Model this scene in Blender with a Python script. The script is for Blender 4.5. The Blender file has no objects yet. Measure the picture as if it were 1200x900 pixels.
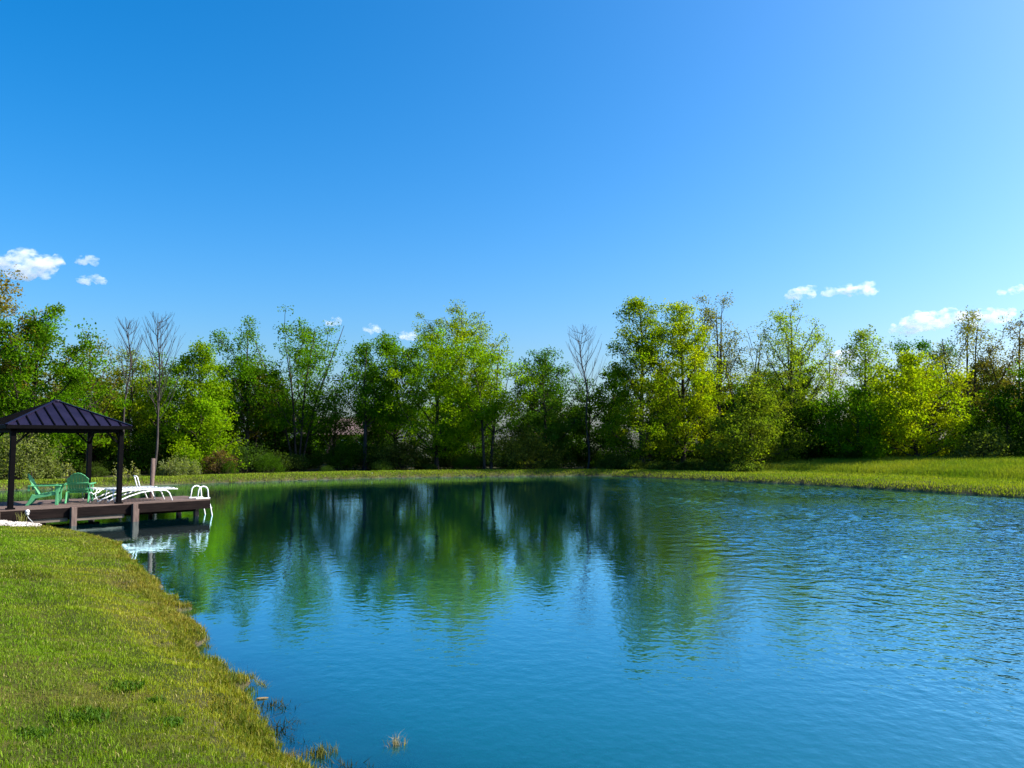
import bpy, bmesh, math, random
import numpy as np
from mathutils import Vector, Matrix, noise as mnoise

# ------------------------------------------------------------------ camera, sky, sun, exposure
scene = bpy.context.scene
COL = scene.collection
CAM_H = 2.45                      # metres above the pond
F = 930.0                         # focal length in photo pixels (1200 wide)
HORIZON = 515.0
cam_data = bpy.data.cameras.new('camera')
cam_data.sensor_width = 36.0
cam_data.lens = F / 1200.0 * 36.0
cam_data.clip_start = 0.05
cam_data.clip_end = 20000.0
cam = bpy.data.objects.new('camera', cam_data)
cam.location = (0, 0, CAM_H)
cam.rotation_euler = (math.radians(90) + math.atan((HORIZON - 450.0) / F), 0, 0)
COL.objects.link(cam)
scene.camera = cam

SUN_AZ, SUN_EL = math.radians(84), math.radians(37)      # azimuth clockwise from the view direction (+Y)
world = bpy.data.worlds.new('World')
scene.world = world
world.use_nodes = True
wn, wl = world.node_tree.nodes, world.node_tree.links
wn.clear()
w_out = wn.new('ShaderNodeOutputWorld')
w_bg = wn.new('ShaderNodeBackground')
w_sky = wn.new('ShaderNodeTexSky')
w_sky.sky_type = 'NISHITA'
w_sky.sun_disc = False
w_sky.sun_elevation = SUN_EL
w_sky.sun_rotation = SUN_AZ
w_sky.air_density = 1.0
w_sky.dust_density = 2.5
w_sky.ozone_density = 6.0
w_hsv = wn.new('ShaderNodeHueSaturation')
w_hsv.inputs['Saturation'].default_value = 1.36
w_hsv.inputs['Hue'].default_value = 0.497
w_bg.inputs['Strength'].default_value = 0.11
wl.new(w_sky.outputs[0], w_hsv.inputs['Color'])
wl.new(w_hsv.outputs[0], w_bg.inputs['Color'])
wl.new(w_bg.outputs[0], w_out.inputs['Surface'])

sun_data = bpy.data.lights.new('sun', 'SUN')
sun_data.energy = 5.0
sun_data.angle = math.radians(0.5)
sun_data.color = (1.0, 0.94, 0.84)
sun = bpy.data.objects.new('sun', sun_data)
sd = Vector((math.sin(SUN_AZ) * math.cos(SUN_EL), math.cos(SUN_AZ) * math.cos(SUN_EL), math.sin(SUN_EL)))
sun.rotation_euler = sd.to_track_quat('Z', 'Y').to_euler()
sun.location = (60, 20, 60)
COL.objects.link(sun)

vs = scene.view_settings
vs.view_transform = 'Standard'
vs.look = 'None'
vs.exposure = 1.15
vs.gamma = 1.0
vs.use_curve_mapping = False
cy = scene.cycles
cy.max_bounces = 8
cy.diffuse_bounces = 3
cy.glossy_bounces = 3
cy.transmission_bounces = 4
cy.transparent_max_bounces = 8
cy.volume_bounces = 8
cy.caustics_reflective = False
cy.caustics_refractive = False
cy.sample_clamp_indirect = 6.0
cy.use_denoising = True

# ------------------------------------------------------------------ helpers
def link(o, parent=None):
    COL.objects.link(o)
    if parent is not None:
        o.parent = parent
    return o

def tag(o, label=None, cat=None, group=None, kind=None):
    if label: o['label'] = label
    if cat: o['category'] = cat
    if group: o['group'] = group
    if kind: o['kind'] = kind
    return o

def empty(name, loc=(0, 0, 0), rz=0.0, s=1.0):
    e = bpy.data.objects.new(name, None)
    e.empty_display_size = 0.2
    e.location = loc
    e.rotation_euler = (0, 0, rz)
    e.scale = (s, s, s)
    return link(e)

def copy_tree(o, parent=None):
    c = o.copy()
    COL.objects.link(c)
    c.parent = parent
    for ch in o.children:
        copy_tree(ch, c)
    return c

def np_mesh(name, V, quads=None, tris=None, col=None, smooth=False):
    me = bpy.data.meshes.new(name)
    V = np.asarray(V, dtype=np.float32)
    parts, starts, off = [], [], 0
    for arr, k in ((quads, 4), (tris, 3)):
        if arr is not None and len(arr):
            arr = np.asarray(arr, dtype=np.int32)
            parts.append(arr.ravel())
            starts.append(off + np.arange(len(arr), dtype=np.int32) * k)
            off += arr.size
    idx = np.concatenate(parts); st = np.concatenate(starts)
    me.vertices.add(len(V)); me.vertices.foreach_set('co', V.ravel())
    me.loops.add(len(idx)); me.loops.foreach_set('vertex_index', idx)
    me.polygons.add(len(st)); me.polygons.foreach_set('loop_start', st)
    if smooth:
        me.polygons.foreach_set('use_smooth', np.ones(len(st), dtype=bool))
    me.update(calc_edges=True)
    if col is not None:
        a = me.attributes.new('tint', 'FLOAT_COLOR', 'POINT')
        c4 = np.ones((len(V), 4), dtype=np.float32); c4[:, :3] = col
        a.data.foreach_set('color', c4.ravel())
    return me

def float_attr(me, name, vals):
    a = me.attributes.new(name, 'FLOAT', 'POINT')
    a.data.foreach_set('value', np.asarray(vals, dtype=np.float32))

def mobj(name, me, mat, parent=None):
    if mat is not None:
        me.materials.append(mat)
    return link(bpy.data.objects.new(name, me), parent)

class MB:
    """collects solids; build() links them as one mesh object"""
    def __init__(self):
        self.v, self.f, self.sm = [], [], []
    def add(self, vs_, fs_, smooth=False):
        o = len(self.v)
        self.v += [tuple(p) for p in vs_]
        self.f += [tuple(i + o for i in f) for f in fs_]
        self.sm += [smooth] * len(fs_)
    def box(self, c, s, m=None):
        x, y, z = s[0] / 2, s[1] / 2, s[2] / 2
        pts = [Vector((a * x, b * y, d * z)) for d in (-1, 1) for a, b in ((-1, -1), (1, -1), (1, 1), (-1, 1))]
        if m is not None: pts = [m @ p for p in pts]
        pts = [p + Vector(c) for p in pts]
        self.add(pts, [(3, 2, 1, 0), (4, 5, 6, 7), (0, 1, 5, 4), (1, 2, 6, 5), (2, 3, 7, 6), (3, 0, 4, 7)])
    def beam(self, a, b, w, h, up=(0, 0, 1)):
        a, b = Vector(a), Vector(b)
        d = (b - a); L = d.length; d.normalize()
        s = d.cross(Vector(up)); s.normalize()
        u = s.cross(d)
        m = Matrix((d, s, u)).transposed()
        self.box((a + b) / 2, (L, w, h), m)
    def prism(self, poly, axis, t0, t1):
        """poly: list of 2D points; axis 'x','y','z' extrudes between t0 and t1"""
        def mk(p, t):
            return {'x': (t, p[0], p[1]), 'y': (p[0], t, p[1]), 'z': (p[0], p[1], t)}[axis]
        n = len(poly)
        pts = [mk(p, t0) for p in poly] + [mk(p, t1) for p in poly]
        fs = [tuple(range(n - 1, -1, -1)), tuple(range(n, 2 * n))]
        fs += [(i, (i + 1) % n, n + (i + 1) % n, n + i) for i in range(n)]
        self.add(pts, fs)
    def tube(self, pts, r, sides=8):
        pts = np.array(pts, dtype=float)
        rr = np.full(len(pts), r) if np.isscalar(r) else np.array(r)
        V, Q = tube_np(pts, rr, sides)
        n = len(V)
        caps = [tuple(range(sides - 1, -1, -1)), tuple(range(n - sides, n))]
        self.add(V.tolist(), [tuple(q) for q in Q.tolist()], True)
        o = n
        self.f += [tuple(len(self.v) - n + i for i in c) for c in caps]
        self.sm += [False, False]
    def build(self, name, mat, parent=None, bevel=0.0):
        me = bpy.data.meshes.new(name)
        me.from_pydata(self.v, [], self.f)
        me.polygons.foreach_set('use_smooth', self.sm)
        bm = bmesh.new(); bm.from_mesh(me)
        bmesh.ops.recalc_face_normals(bm, faces=bm.faces)
        if bevel > 0:
            bmesh.ops.bevel(bm, geom=[e for e in bm.edges if e.calc_face_angle(0) > 0.6], offset=bevel, segments=1, affect='EDGES')
        bm.to_mesh(me); bm.free()
        return mobj(name, me, mat, parent)

def tube_np(P, R, sides):
    K = len(P)
    T = np.gradient(P, axis=0)
    T /= np.linalg.norm(T, axis=1, keepdims=True) + 1e-9
    ref = np.array([0.0, 0, 1]) if abs(T[:, 2].mean()) < 0.75 else np.array([1.0, 0.2, 0])
    A = np.cross(T, ref); A /= np.linalg.norm(A, axis=1, keepdims=True) + 1e-9
    B = np.cross(T, A)
    an = np.arange(sides) * 2 * math.pi / sides
    V = P[:, None, :] + R[:, None, None] * (np.cos(an)[None, :, None] * A[:, None, :] + np.sin(an)[None, :, None] * B[:, None, :])
    i = np.arange(K - 1)[:, None] * sides
    j = np.arange(sides)[None, :]
    jn = (j + 1) % sides
    Q = np.stack([i + j, i + jn, i + sides + jn, i + sides + j], axis=-1).reshape(-1, 4)
    return V.reshape(-1, 3), Q

class TubeSet:
    def __init__(self): self.V, self.Q, self.n = [], [], 0
    def add(self, P, R, sides):
        V, Q = tube_np(np.asarray(P, float), np.asarray(R, float), sides)
        self.V.append(V); self.Q.append(Q + self.n); self.n += len(V)
    def mesh(self, name):
        return np_mesh(name, np.concatenate(self.V), quads=np.concatenate(self.Q), smooth=True)

def sstep(a, b, x):
    t = np.clip((x - a) / (b - a), 0, 1)
    return t * t * (3 - 2 * t)

def wob(x, y, s, seed=0.0):
    """cheap smooth 2-D noise in about -1..1"""
    a = np.sin(x * s * 1.0 + 1.7 + seed) * np.cos(y * s * 1.13 - 0.6 + seed * 2)
    b = np.sin((x * 0.8 + y * 0.6) * s * 2.1 + 0.4 + seed) * 0.55
    c = np.cos((x * 0.5 - y * 0.87) * s * 3.7 + 2.1 - seed) * 0.3
    return (a + b + c) / 1.6

# ------------------------------------------------------------------ materials
def new_mat(name):
    m = bpy.data.materials.new(name); m.use_nodes = True
    nt = m.node_tree; nt.nodes.clear()
    out = nt.nodes.new('ShaderNodeOutputMaterial')
    return m, nt, out

def noise_node(nt, scale, detail=4, rough=0.55, coord='Object', stretch=None):
    tc = nt.nodes.new('ShaderNodeTexCoord')
    n = nt.nodes.new('ShaderNodeTexNoise')
    n.inputs['Scale'].default_value = scale
    n.inputs['Detail'].default_value = detail
    n.inputs['Roughness'].default_value = rough
    src = tc.outputs[coord]
    if stretch:
        mp = nt.nodes.new('ShaderNodeMapping')
        mp.inputs['Scale'].default_value = stretch
        nt.links.new(src, mp.inputs['Vector']); src = mp.outputs[0]
    nt.links.new(src, n.inputs['Vector'])
    return n

def ramp(nt, fac, stops):
    r = nt.nodes.new('ShaderNodeValToRGB')
    el = r.color_ramp.elements
    while len(el) < len(stops): el.new(0.5)
    for e, (p, c) in zip(el, stops):
        e.position = p; e.color = (*c, 1)
    nt.links.new(fac, r.inputs['Fac'])
    return r

def pbr(name, stops, scale=6, rough=0.6, spec=0.4, metal=0.0, bump=0.0, bscale=None, stretch=None, trans=0.0):
    m, nt, out = new_mat(name)
    b = nt.nodes.new('ShaderNodeBsdfPrincipled')
    n = noise_node(nt, scale, stretch=stretch)
    r = ramp(nt, n.outputs['Fac'], stops)
    nt.links.new(r.outputs[0], b.inputs['Base Color'])
    b.inputs['Roughness'].default_value = rough
    b.inputs['Metallic'].default_value = metal
    b.inputs['Specular IOR Level'].default_value = spec
    if bump:
        n2 = noise_node(nt, bscale or scale * 4, stretch=stretch)
        bp = nt.nodes.new('ShaderNodeBump')
        bp.inputs['Strength'].default_value = bump
        bp.inputs['Distance'].default_value = 0.02
        nt.links.new(n2.outputs['Fac'], bp.inputs['Height'])
        nt.links.new(bp.outputs[0], b.inputs['Normal'])
    sh = b.outputs[0]
    if trans:
        t = nt.nodes.new('ShaderNodeBsdfTranslucent')
        nt.links.new(r.outputs[0], t.inputs['Color'])
        mx = nt.nodes.new('ShaderNodeMixShader'); mx.inputs[0].default_value = trans
        nt.links.new(b.outputs[0], mx.inputs[1]); nt.links.new(t.outputs[0], mx.inputs[2])
        sh = mx.outputs[0]
    nt.links.new(sh, out.inputs['Surface'])
    return m

def leaf_mat(name, trans=0.5, tmul=(1.45, 1.6, 0.3), gloss=0.0):
    m, nt, out = new_mat(name)
    at = nt.nodes.new('ShaderNodeAttribute'); at.attribute_name = 'tint'
    d = nt.nodes.new('ShaderNodeBsdfDiffuse')
    t = nt.nodes.new('ShaderNodeBsdfTranslucent')
    nt.links.new(at.outputs['Color'], d.inputs['Color'])
    mul = nt.nodes.new('ShaderNodeMix'); mul.data_type = 'RGBA'; mul.blend_type = 'MULTIPLY'
    mul.inputs[0].default_value = 1.0
    mul.inputs[7].default_value = (*tmul, 1)
    nt.links.new(at.outputs['Color'], mul.inputs[6])
    nt.links.new(mul.outputs[2], t.inputs['Color'])
    mx = nt.nodes.new('ShaderNodeMixShader'); mx.inputs[0].default_value = trans
    nt.links.new(d.outputs[0], mx.inputs[1]); nt.links.new(t.outputs[0], mx.inputs[2])
    g = nt.nodes.new('ShaderNodeBsdfGlossy')
    g.inputs['Roughness'].default_value = 0.6
    g.inputs['Color'].default_value = (0.9, 0.95, 0.85, 1)
    mx2 = nt.nodes.new('ShaderNodeMixShader'); mx2.inputs[0].default_value = gloss
    nt.links.new(mx.outputs[0], mx2.inputs[1]); nt.links.new(g.outputs[0], mx2.inputs[2])
    nt.links.new(mx2.outputs[0], out.inputs['Surface'])
    return m

M = {}
M['leaf'] = leaf_mat('leaf')
M['grass'] = leaf_mat('grass_blade', 0.4, (1.4, 1.25, 0.3), 0.008)
M['bark'] = pbr('bark', [(0.3, (0.020, 0.016, 0.013)), (0.7, (0.085, 0.068, 0.052))], 5, 0.95, 0.1, bump=0.6, stretch=(1, 1, 0.25))
M['bark_grey'] = pbr('bark_grey', [(0.3, (0.025, 0.022, 0.022)), (0.7, (0.085, 0.072, 0.068))], 5, 0.95, 0.1, bump=0.5, stretch=(1, 1, 0.25))
M['deck'] = pbr('deck_wood', [(0.25, (0.075, 0.05, 0.042)), (0.75, (0.17, 0.12, 0.10))], 3, 0.8, 0.25, bump=0.3, stretch=(0.6, 8, 8))
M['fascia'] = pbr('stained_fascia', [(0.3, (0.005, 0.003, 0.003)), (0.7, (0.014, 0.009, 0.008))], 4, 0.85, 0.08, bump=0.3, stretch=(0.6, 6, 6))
M['pile'] = pbr('pile_wood', [(0.3, (0.075, 0.05, 0.045)), (0.7, (0.17, 0.12, 0.10))], 6, 0.85, 0.2, bump=0.4, stretch=(5, 5, 0.5))
M['joist'] = pbr('joist_wood', [(0.3, (0.08, 0.065, 0.055)), (0.7, (0.17, 0.14, 0.115))], 4, 0.85, 0.2, stretch=(0.5, 5, 5))
M['black_metal'] = pbr('black_metal', [(0.3, (0.0018, 0.0016, 0.002)), (0.7, (0.0035, 0.003, 0.0035))], 8, 0.6, 0.03)
M['roof_metal'] = pbr('roof_metal', [(0.35, (0.008, 0.006, 0.017)), (0.65, (0.014, 0.011, 0.028))], 1.5, 0.45, 0.12, bump=0.05, bscale=6)
M['green_plastic'] = pbr('green_plastic', [(0.3, (0.10, 0.40, 0.17)), (0.7, (0.14, 0.48, 0.22))], 3, 0.35, 0.5, trans=0.22)
M['white_metal'] = pbr('white_metal', [(0.3, (0.74, 0.77, 0.80)), (0.7, (0.84, 0.85, 0.86))], 3, 0.35, 0.5)
M['white_sling'] = pbr('white_sling', [(0.4, (0.42, 0.45, 0.47)), (0.6, (0.66, 0.68, 0.69))], 14, 0.7, 0.3)
M['gravel'] = pbr('gravel', [(0.3, (0.20, 0.17, 0.15)), (0.7, (0.52, 0.48, 0.44))], 3, 0.9, 0.2)
M['brick'] = pbr('brick_wall', [(0.3, (0.22, 0.10, 0.07)), (0.7, (0.32, 0.16, 0.12))], 4, 0.9, 0.2)
M['shingle'] = pbr('shingle', [(0.3, (0.09, 0.06, 0.055)), (0.7, (0.16, 0.11, 0.10))], 3, 0.9, 0.2)
M['glass_dark'] = pbr('window_glass', [(0.3, (0.02, 0.025, 0.03)), (0.7, (0.03, 0.035, 0.04))], 3, 0.1, 0.5)
M['dry_stem'] = pbr('dry_stem', [(0.3, (0.16, 0.11, 0.05)), (0.7, (0.34, 0.27, 0.14))], 8, 0.9, 0.1)

# ground: soil, lawn and forest floor
def ground_mat():
    m, nt, out = new_mat('ground')
    b = nt.nodes.new('ShaderNodeBsdfPrincipled')
    b.inputs['Roughness'].default_value = 0.95
    b.inputs['Specular IOR Level'].default_value = 0.1
    n1 = noise_node(nt, 1.3, 6, 0.65)
    lawn = ramp(nt, n1.outputs['Fac'], [(0.30, (0.022, 0.032, 0.005)), (0.52, (0.05, 0.058, 0.010)), (0.72, (0.10, 0.08, 0.02))])
    n2 = noise_node(nt, 9, 6, 0.7)
    soil = ramp(nt, n2.outputs['Fac'], [(0.3, (0.030, 0.024, 0.014)), (0.7, (0.10, 0.08, 0.05))])
    n3 = noise_node(nt, 2.2, 6, 0.7)
    wood = ramp(nt, n3.outputs['Fac'], [(0.3, (0.020, 0.028, 0.010)), (0.7, (0.06, 0.055, 0.028))])
    n4 = noise_node(nt, 3.0, 6, 0.7)
    bed = ramp(nt, n4.outputs['Fac'], [(0.3, (0.10, 0.13, 0.09)), (0.5, (0.26, 0.28, 0.19)), (0.7, (0.42, 0.42, 0.30))])
    def mix(fac, a, c):
        mx = nt.nodes.new('ShaderNodeMix'); mx.data_type = 'RGBA'
        nt.links.new(fac, mx.inputs[0]); nt.links.new(a, mx.inputs[6]); nt.links.new(c, mx.inputs[7])
        return mx.outputs[2]
    def attr(n):
        a = nt.nodes.new('ShaderNodeAttribute'); a.attribute_name = n
        return a.outputs['Fac']
    c = mix(attr('soil'), lawn.outputs[0], soil.outputs[0])
    c = mix(attr('wood'), c, wood.outputs[0])
    c = mix(attr('bed'), c, bed.outputs[0])
    nt.links.new(c, b.inputs['Base Color'])
    bp = nt.nodes.new('ShaderNodeBump'); bp.inputs['Strength'].default_value = 0.7; bp.inputs['Distance'].default_value = 0.03
    nb = noise_node(nt, 30, 5, 0.7)
    nt.links.new(nb.outputs['Fac'], bp.inputs['Height']); nt.links.new(bp.outputs[0], b.inputs['Normal'])
    nt.links.new(b.outputs[0], out.inputs['Surface'])
    return m

def water_mat():
    m, nt, out = new_mat('pond_water')
    N, L = nt.nodes, nt.links
    geo = N.new('ShaderNodeNewGeometry')
    def mapping(scale, rot=0.0):
        mp = N.new('ShaderNodeMapping'); mp.inputs['Scale'].default_value = scale
        mp.inputs['Rotation'].default_value = (0, 0, rot)
        L.new(geo.outputs['Position'], mp.inputs['Vector']); return mp
    def nz(scale, mp, detail=3, rough=0.55):
        n = N.new('ShaderNodeTexNoise'); n.inputs['Scale'].default_value = scale
        n.inputs['Detail'].default_value = detail; n.inputs['Roughness'].default_value = rough
        L.new(mp.outputs[0], n.inputs['Vector']); return n.outputs['Fac']
    def math_(op, a, b=None, c=None):
        n = N.new('ShaderNodeMath'); n.operation = op
        for i, v in enumerate((a, b, c)):
            if v is None: continue
            if isinstance(v, (int, float)): n.inputs[i].default_value = v
            else: L.new(v, n.inputs[i])
        return n.outputs[0]
    at = N.new('ShaderNodeAttribute'); at.attribute_name = 'breeze'
    breeze = at.outputs['Fac']
    patch = nz(0.09, mapping((1, 1.8, 1), 0.2), 2)
    patch = math_('MULTIPLY_ADD', patch, 1.8, 0.0)
    gain = math_('MULTIPLY', breeze, math_('MAXIMUM', patch, 0.25))
    fine = nz(6.2, mapping((1.0, 0.85, 1), 0.12), 2, 0.5)
    mid = nz(1.7, mapping((0.8, 1.0, 1), 0.3), 2, 0.5)
    swell = nz(0.8, mapping((0.6, 1.0, 1), -0.2), 2, 0.4)
    h = math_('ADD', math_('MULTIPLY', math_('MULTIPLY', fine, 0.038), gain),
              math_('ADD', math_('MULTIPLY', math_('MULTIPLY', mid, 0.020), gain), math_('MULTIPLY', swell, 0.004)))
    bp = N.new('ShaderNodeBump'); bp.inputs['Strength'].default_value = 1.0; bp.inputs['Distance'].default_value = 1.0
    L.new(h, bp.inputs['Height'])
    fr = N.new('ShaderNodeFresnel'); fr.inputs['IOR'].default_value = 1.333
    L.new(bp.outputs[0], fr.inputs['Normal'])
    gl = N.new('ShaderNodeBsdfGlossy'); gl.inputs['Roughness'].default_value = 0.02; gl.inputs['Color'].default_value = (0.62, 0.94, 1.0, 1)
    L.new(bp.outputs[0], gl.inputs['Normal'])
    body = N.new('ShaderNodeBsdfDiffuse'); body.inputs['Color'].default_value = (0.0001, 0.039, 0.054, 1)
    shal = N.new('ShaderNodeBsdfDiffuse'); shal.inputs['Color'].default_value = (0.001, 0.110, 0.105, 1)
    tr = N.new('ShaderNodeBsdfTransparent'); tr.inputs['Color'].default_value = (0.35, 0.72, 0.75, 1)
    dp = N.new('ShaderNodeAttribute'); dp.attribute_name = 'depth'
    deep = math_('SUBTRACT', 1.0, math_('EXPONENT', math_('MULTIPLY', dp.outputs['Fac'], -1.1)))
    opq = math_('SUBTRACT', 1.0, math_('EXPONENT', math_('MULTIPLY', dp.outputs['Fac'], -2.4)))
    m1 = N.new('ShaderNodeMixShader'); L.new(deep, m1.inputs[0]); L.new(shal.outputs[0], m1.inputs[1]); L.new(body.outputs[0], m1.inputs[2])
    m2 = N.new('ShaderNodeMixShader'); L.new(opq, m2.inputs[0]); L.new(tr.outputs[0], m2.inputs[1]); L.new(m1.outputs[0], m2.inputs[2])
    m3 = N.new('ShaderNodeMixShader'); L.new(math_('MINIMUM', math_('MULTIPLY', fr.outputs[0], 2.35), 0.95), m3.inputs[0]); L.new(m2.outputs[0], m3.inputs[1]); L.new(gl.outputs[0], m3.inputs[2])
    L.new(m3.outputs[0], out.inputs['Surface'])
    return m

def cloud_mat():
    m, nt, out = new_mat('cloud_vapour')
    v = nt.nodes.new('ShaderNodeVolumePrincipled')
    v.inputs['Color'].default_value = (1, 1, 1, 1)
    v.inputs['Anisotropy'].default_value = 0.1
    n = noise_node(nt, 0.030, 7, 0.68, stretch=(0.7, 1, 1.3))
    mr = nt.nodes.new('ShaderNodeMapRange')
    mr.inputs['From Min'].default_value = 0.46; mr.inputs['From Max'].default_value = 0.70
    mr.inputs['To Min'].default_value = 0.0; mr.inputs['To Max'].default_value = 0.05
    nt.links.new(n.outputs['Fac'], mr.inputs['Value'])
    nt.links.new(mr.outputs[0], v.inputs['Density'])
    nt.links.new(v.outputs[0], out.inputs['Volume'])
    return m

# ------------------------------------------------------------------ terrain
SHORE = [(-24.5, 38.2), (-16.8, 44.7), (-8.7, 50.4), (0, 53), (5.6, 53.4), (9.4, 50.6), (13.7, 45.6), (16.4, 42.6), (19, 38),
         (21.6, 33.5), (23.5, 28), (24, 20), (22, 11), (17, 5), (9, 2.8), (3, 3.2), (0.3, 4.75), (-1.12, 5.82), (-1.95, 6.5), (-2.35, 7.5),
         (-3.3, 8.8), (-4.2, 10.6), (-5.8, 13), (-7.6, 16.2), (-9.2, 18.6), (-10.8, 20.2), (-12.4, 21.4), (-13.8, 22.4), (-15.6, 23.6), (-18.5, 25),
         (-23, 27), (-28, 30), (-31.5, 33.5), (-30, 36.6)]
def catmull(P, k=7):
    P = np.array(P); n = len(P); out = []
    for i in range(n):
        p0, p1, p2, p3 = P[i - 1], P[i], P[(i + 1) % n], P[(i + 2) % n]
        for t in np.arange(k) / k:
            out.append(0.5 * (2 * p1 + (p2 - p0) * t + (2 * p0 - 5 * p1 + 4 * p2 - p3) * t * t + (3 * p1 - p0 - 3 * p2 + p3) * t ** 3))
    return np.array(out)
SH = catmull(SHORE)
def shore_dist(x, y):
    """signed distance to the waterline, positive on land"""
    x = np.asarray(x, float).ravel(); y = np.asarray(y, float).ravel()
    res = np.empty(len(x))
    A = SH; B = np.roll(SH, -1, axis=0); D = B - A; LL = (D ** 2).sum(1)
    for s in range(0, len(x), 20000):
        px, py = x[s:s + 20000, None], y[s:s + 20000, None]
        t = np.clip(((px - A[:, 0]) * D[:, 0] + (py - A[:, 1]) * D[:, 1]) / LL, 0, 1)
        dd = (px - A[:, 0] - t * D[:, 0]) ** 2 + (py - A[:, 1] - t * D[:, 1]) ** 2
        cr = ((A[:, 1] > py) != (B[:, 1] > py)) & (px < (B[:, 0] - A[:, 0]) * (py - A[:, 1]) / (B[:, 1] - A[:, 1] + 1e-12) + A[:, 0])
        ins = (cr.sum(1) % 2) == 1
        res[s:s + 20000] = np.sqrt(dd.min(1)) * np.where(ins, -1, 1)
    # ragged edge
    amp = np.where(y < 26, 0.17, 0.16)
    res += amp * wob(x, y, 2.1) + np.where(y < 26, 0.10, 0.05) * wob(x, y, 6.3, 1.0) + np.where(y < 26, 0.05, 0.02) * wob(x, y, 15.0, 4.0)
    return res

def height(x, y, d=None):
    x = np.asarray(x, float).ravel(); y = np.asarray(y, float).ravel()
    if d is None: d = shore_dist(x, y)
    dp = np.maximum(d, 0)
    near = 0.04 + (1.0 + (0.30 - 1.0) * sstep(6, 19, y)) * (1 - np.exp(-dp / 3.6)) + 0.10 * (1 - np.exp(-dp / 0.35))
    far = 0.05 + 0.30 * (1 - np.exp(-dp / 0.5)) - 0.12 * sstep(1.5, 5.0, dp)
    right = 0.05 + 0.34 * (1 - np.exp(-dp / 0.6)) + 0.62 * sstep(2.5, 15, dp)
    wn_ = 1 - sstep(22, 30, y)
    wr = sstep(6, 18, x) * sstep(14, 26, y)
    land = far * (1 - wn_) + near * wn_
    land = land * (1 - wr) + right * wr
    land = land + (0.022 * wob(x, y, 1.4, 3) + 0.012 * wob(x, y, 4.2, 5)) * np.clip(dp, 0, 1) + 0.25 * sstep(80, 300, dp) * wob(x, y, 0.02)
    bed = -0.04 - (0.25 + 1.5 * sstep(15, 26, y)) * np.minimum(-np.minimum(d, 0), 5.5 - 4.2 * sstep(15, 26, y))
    return np.where(d > 0, land, bed)

def axis(segs):
    out = []
    for a, b, s in segs: out += list(np.arange(a, b, s))
    return np.array(out + [segs[-1][1]])
gx = axis([(-3000, -600, 400), (-600, -120, 60), (-120, -40, 8), (-40, -17, 0.6), (-17, 2, 0.09), (2, 32, 0.6), (32, 120, 8), (120, 600, 60), (600, 3000, 400)])
gy = axis([(-1500, -300, 300), (-300, -60, 40), (-60, 0, 6), (0, 26, 0.09), (26, 60, 0.45), (60, 120, 5), (120, 600, 60), (600, 5000, 550)])
X, Y = np.meshgrid(gx, gy)
Dg = shore_dist(X, Y)
Z = height(X, Y, Dg)
nx, ny = len(gx), len(gy)
ii = (np.arange(ny - 1)[:, None] * nx + np.arange(nx - 1)[None, :]).ravel()
Qg = np.stack([ii, ii + 1, ii + nx + 1, ii + nx], 1)
gm = np_mesh('ground', np.stack([X.ravel(), Y.ravel(), Z], 1), quads=Qg, smooth=True)
xr, yr = X.ravel(), Y.ravel()
woodmask = sstep(3.0, 7.0, Dg - 9 * sstep(6, 20, xr)) * sstep(26, 34, yr)
woodmask *= 1 - sstep(90, 140, np.abs(xr)) * 0.3
soilmask = np.clip(1.3 - np.abs(Dg - 0.10) / np.where(yr > 26, 0.12, 0.45), 0, 1) * np.clip(0.75 + .5 * wob(xr, yr, 3.0, 8), 0, 1)
bedmask = np.clip(-Dg / 0.3, 0, 1)
float_attr(gm, 'wood', woodmask); float_attr(gm, 'soil', soilmask); float_attr(gm, 'bed', bedmask)
ground = mobj('ground', gm, ground_mat())
tag(ground, 'grassy ground sloping down to the pond on every side', 'ground', kind='structure')

# water sheet
WAVE = 0.85
wx = axis([(-34, -17, 0.8), (-17, 1, 0.25), (1, 25, 0.115)])
wy = axis([(1.5, 8, 0.2), (8, 55, 0.115)])
X, Y = np.meshgrid(wx, wy)
Dw = shore_dist(X, Y)
nx, ny = len(wx), len(wy)
ii = (np.arange(ny - 1)[:, None] * nx + np.arange(nx - 1)[None, :]).ravel()
Qw = np.stack([ii, ii + 1, ii + nx + 1, ii + nx], 1)
Qw = Qw[Dw[Qw].min(1) < 0.5]
used = np.unique(Qw); remap = np.zeros(nx * ny, int); remap[used] = np.arange(len(used))
xr, yr = X.ravel()[used], Y.ravel()[used]
breeze = 0.09 + 1.15 * sstep(2.0, 8, xr) * (0.42 + 0.58 * sstep(7, 18, yr)) + 0.07 * sstep(18, 8, yr)
breeze *= np.clip(-Dw[used] / 1.2, 0.15, 1)
gust = np.clip(0.75 + 0.55 * wob(xr, yr, 0.35, 2.0), 0.25, 1.2)
rw = np.random.default_rng(21)
wz = np.zeros(len(used))
for _ in range(60):                                    # wind ripples, 0.36 to 0.8 m long
    lam = 0.36 * 2.2 ** rw.random() ; th = math.radians(250) + rw.normal() * 0.95
    kx, ky = math.cos(th) * 2 * math.pi / lam, math.sin(th) * 2 * math.pi / lam
    wz += (0.021 * lam / (2 * math.pi)) * np.sin(kx * xr + ky * yr + rw.uniform(0, 6.28))
wz *= np.clip((breeze - 0.12) * gust, 0, 1.3) * np.clip(-Dw[used] / 0.8, 0, 1) * WAVE
wm = np_mesh('pond_water', np.stack([xr, yr, wz], 1), quads=remap[Qw], smooth=True)
float_attr(wm, 'depth', np.maximum(0.0, -height(xr, yr, Dw[used])))
float_attr(wm, 'breeze', breeze)
water = mobj('pond_water', wm, water_mat())
tag(water, 'turquoise blue pond water with reflections of the trees', 'water', kind='structure')

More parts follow.
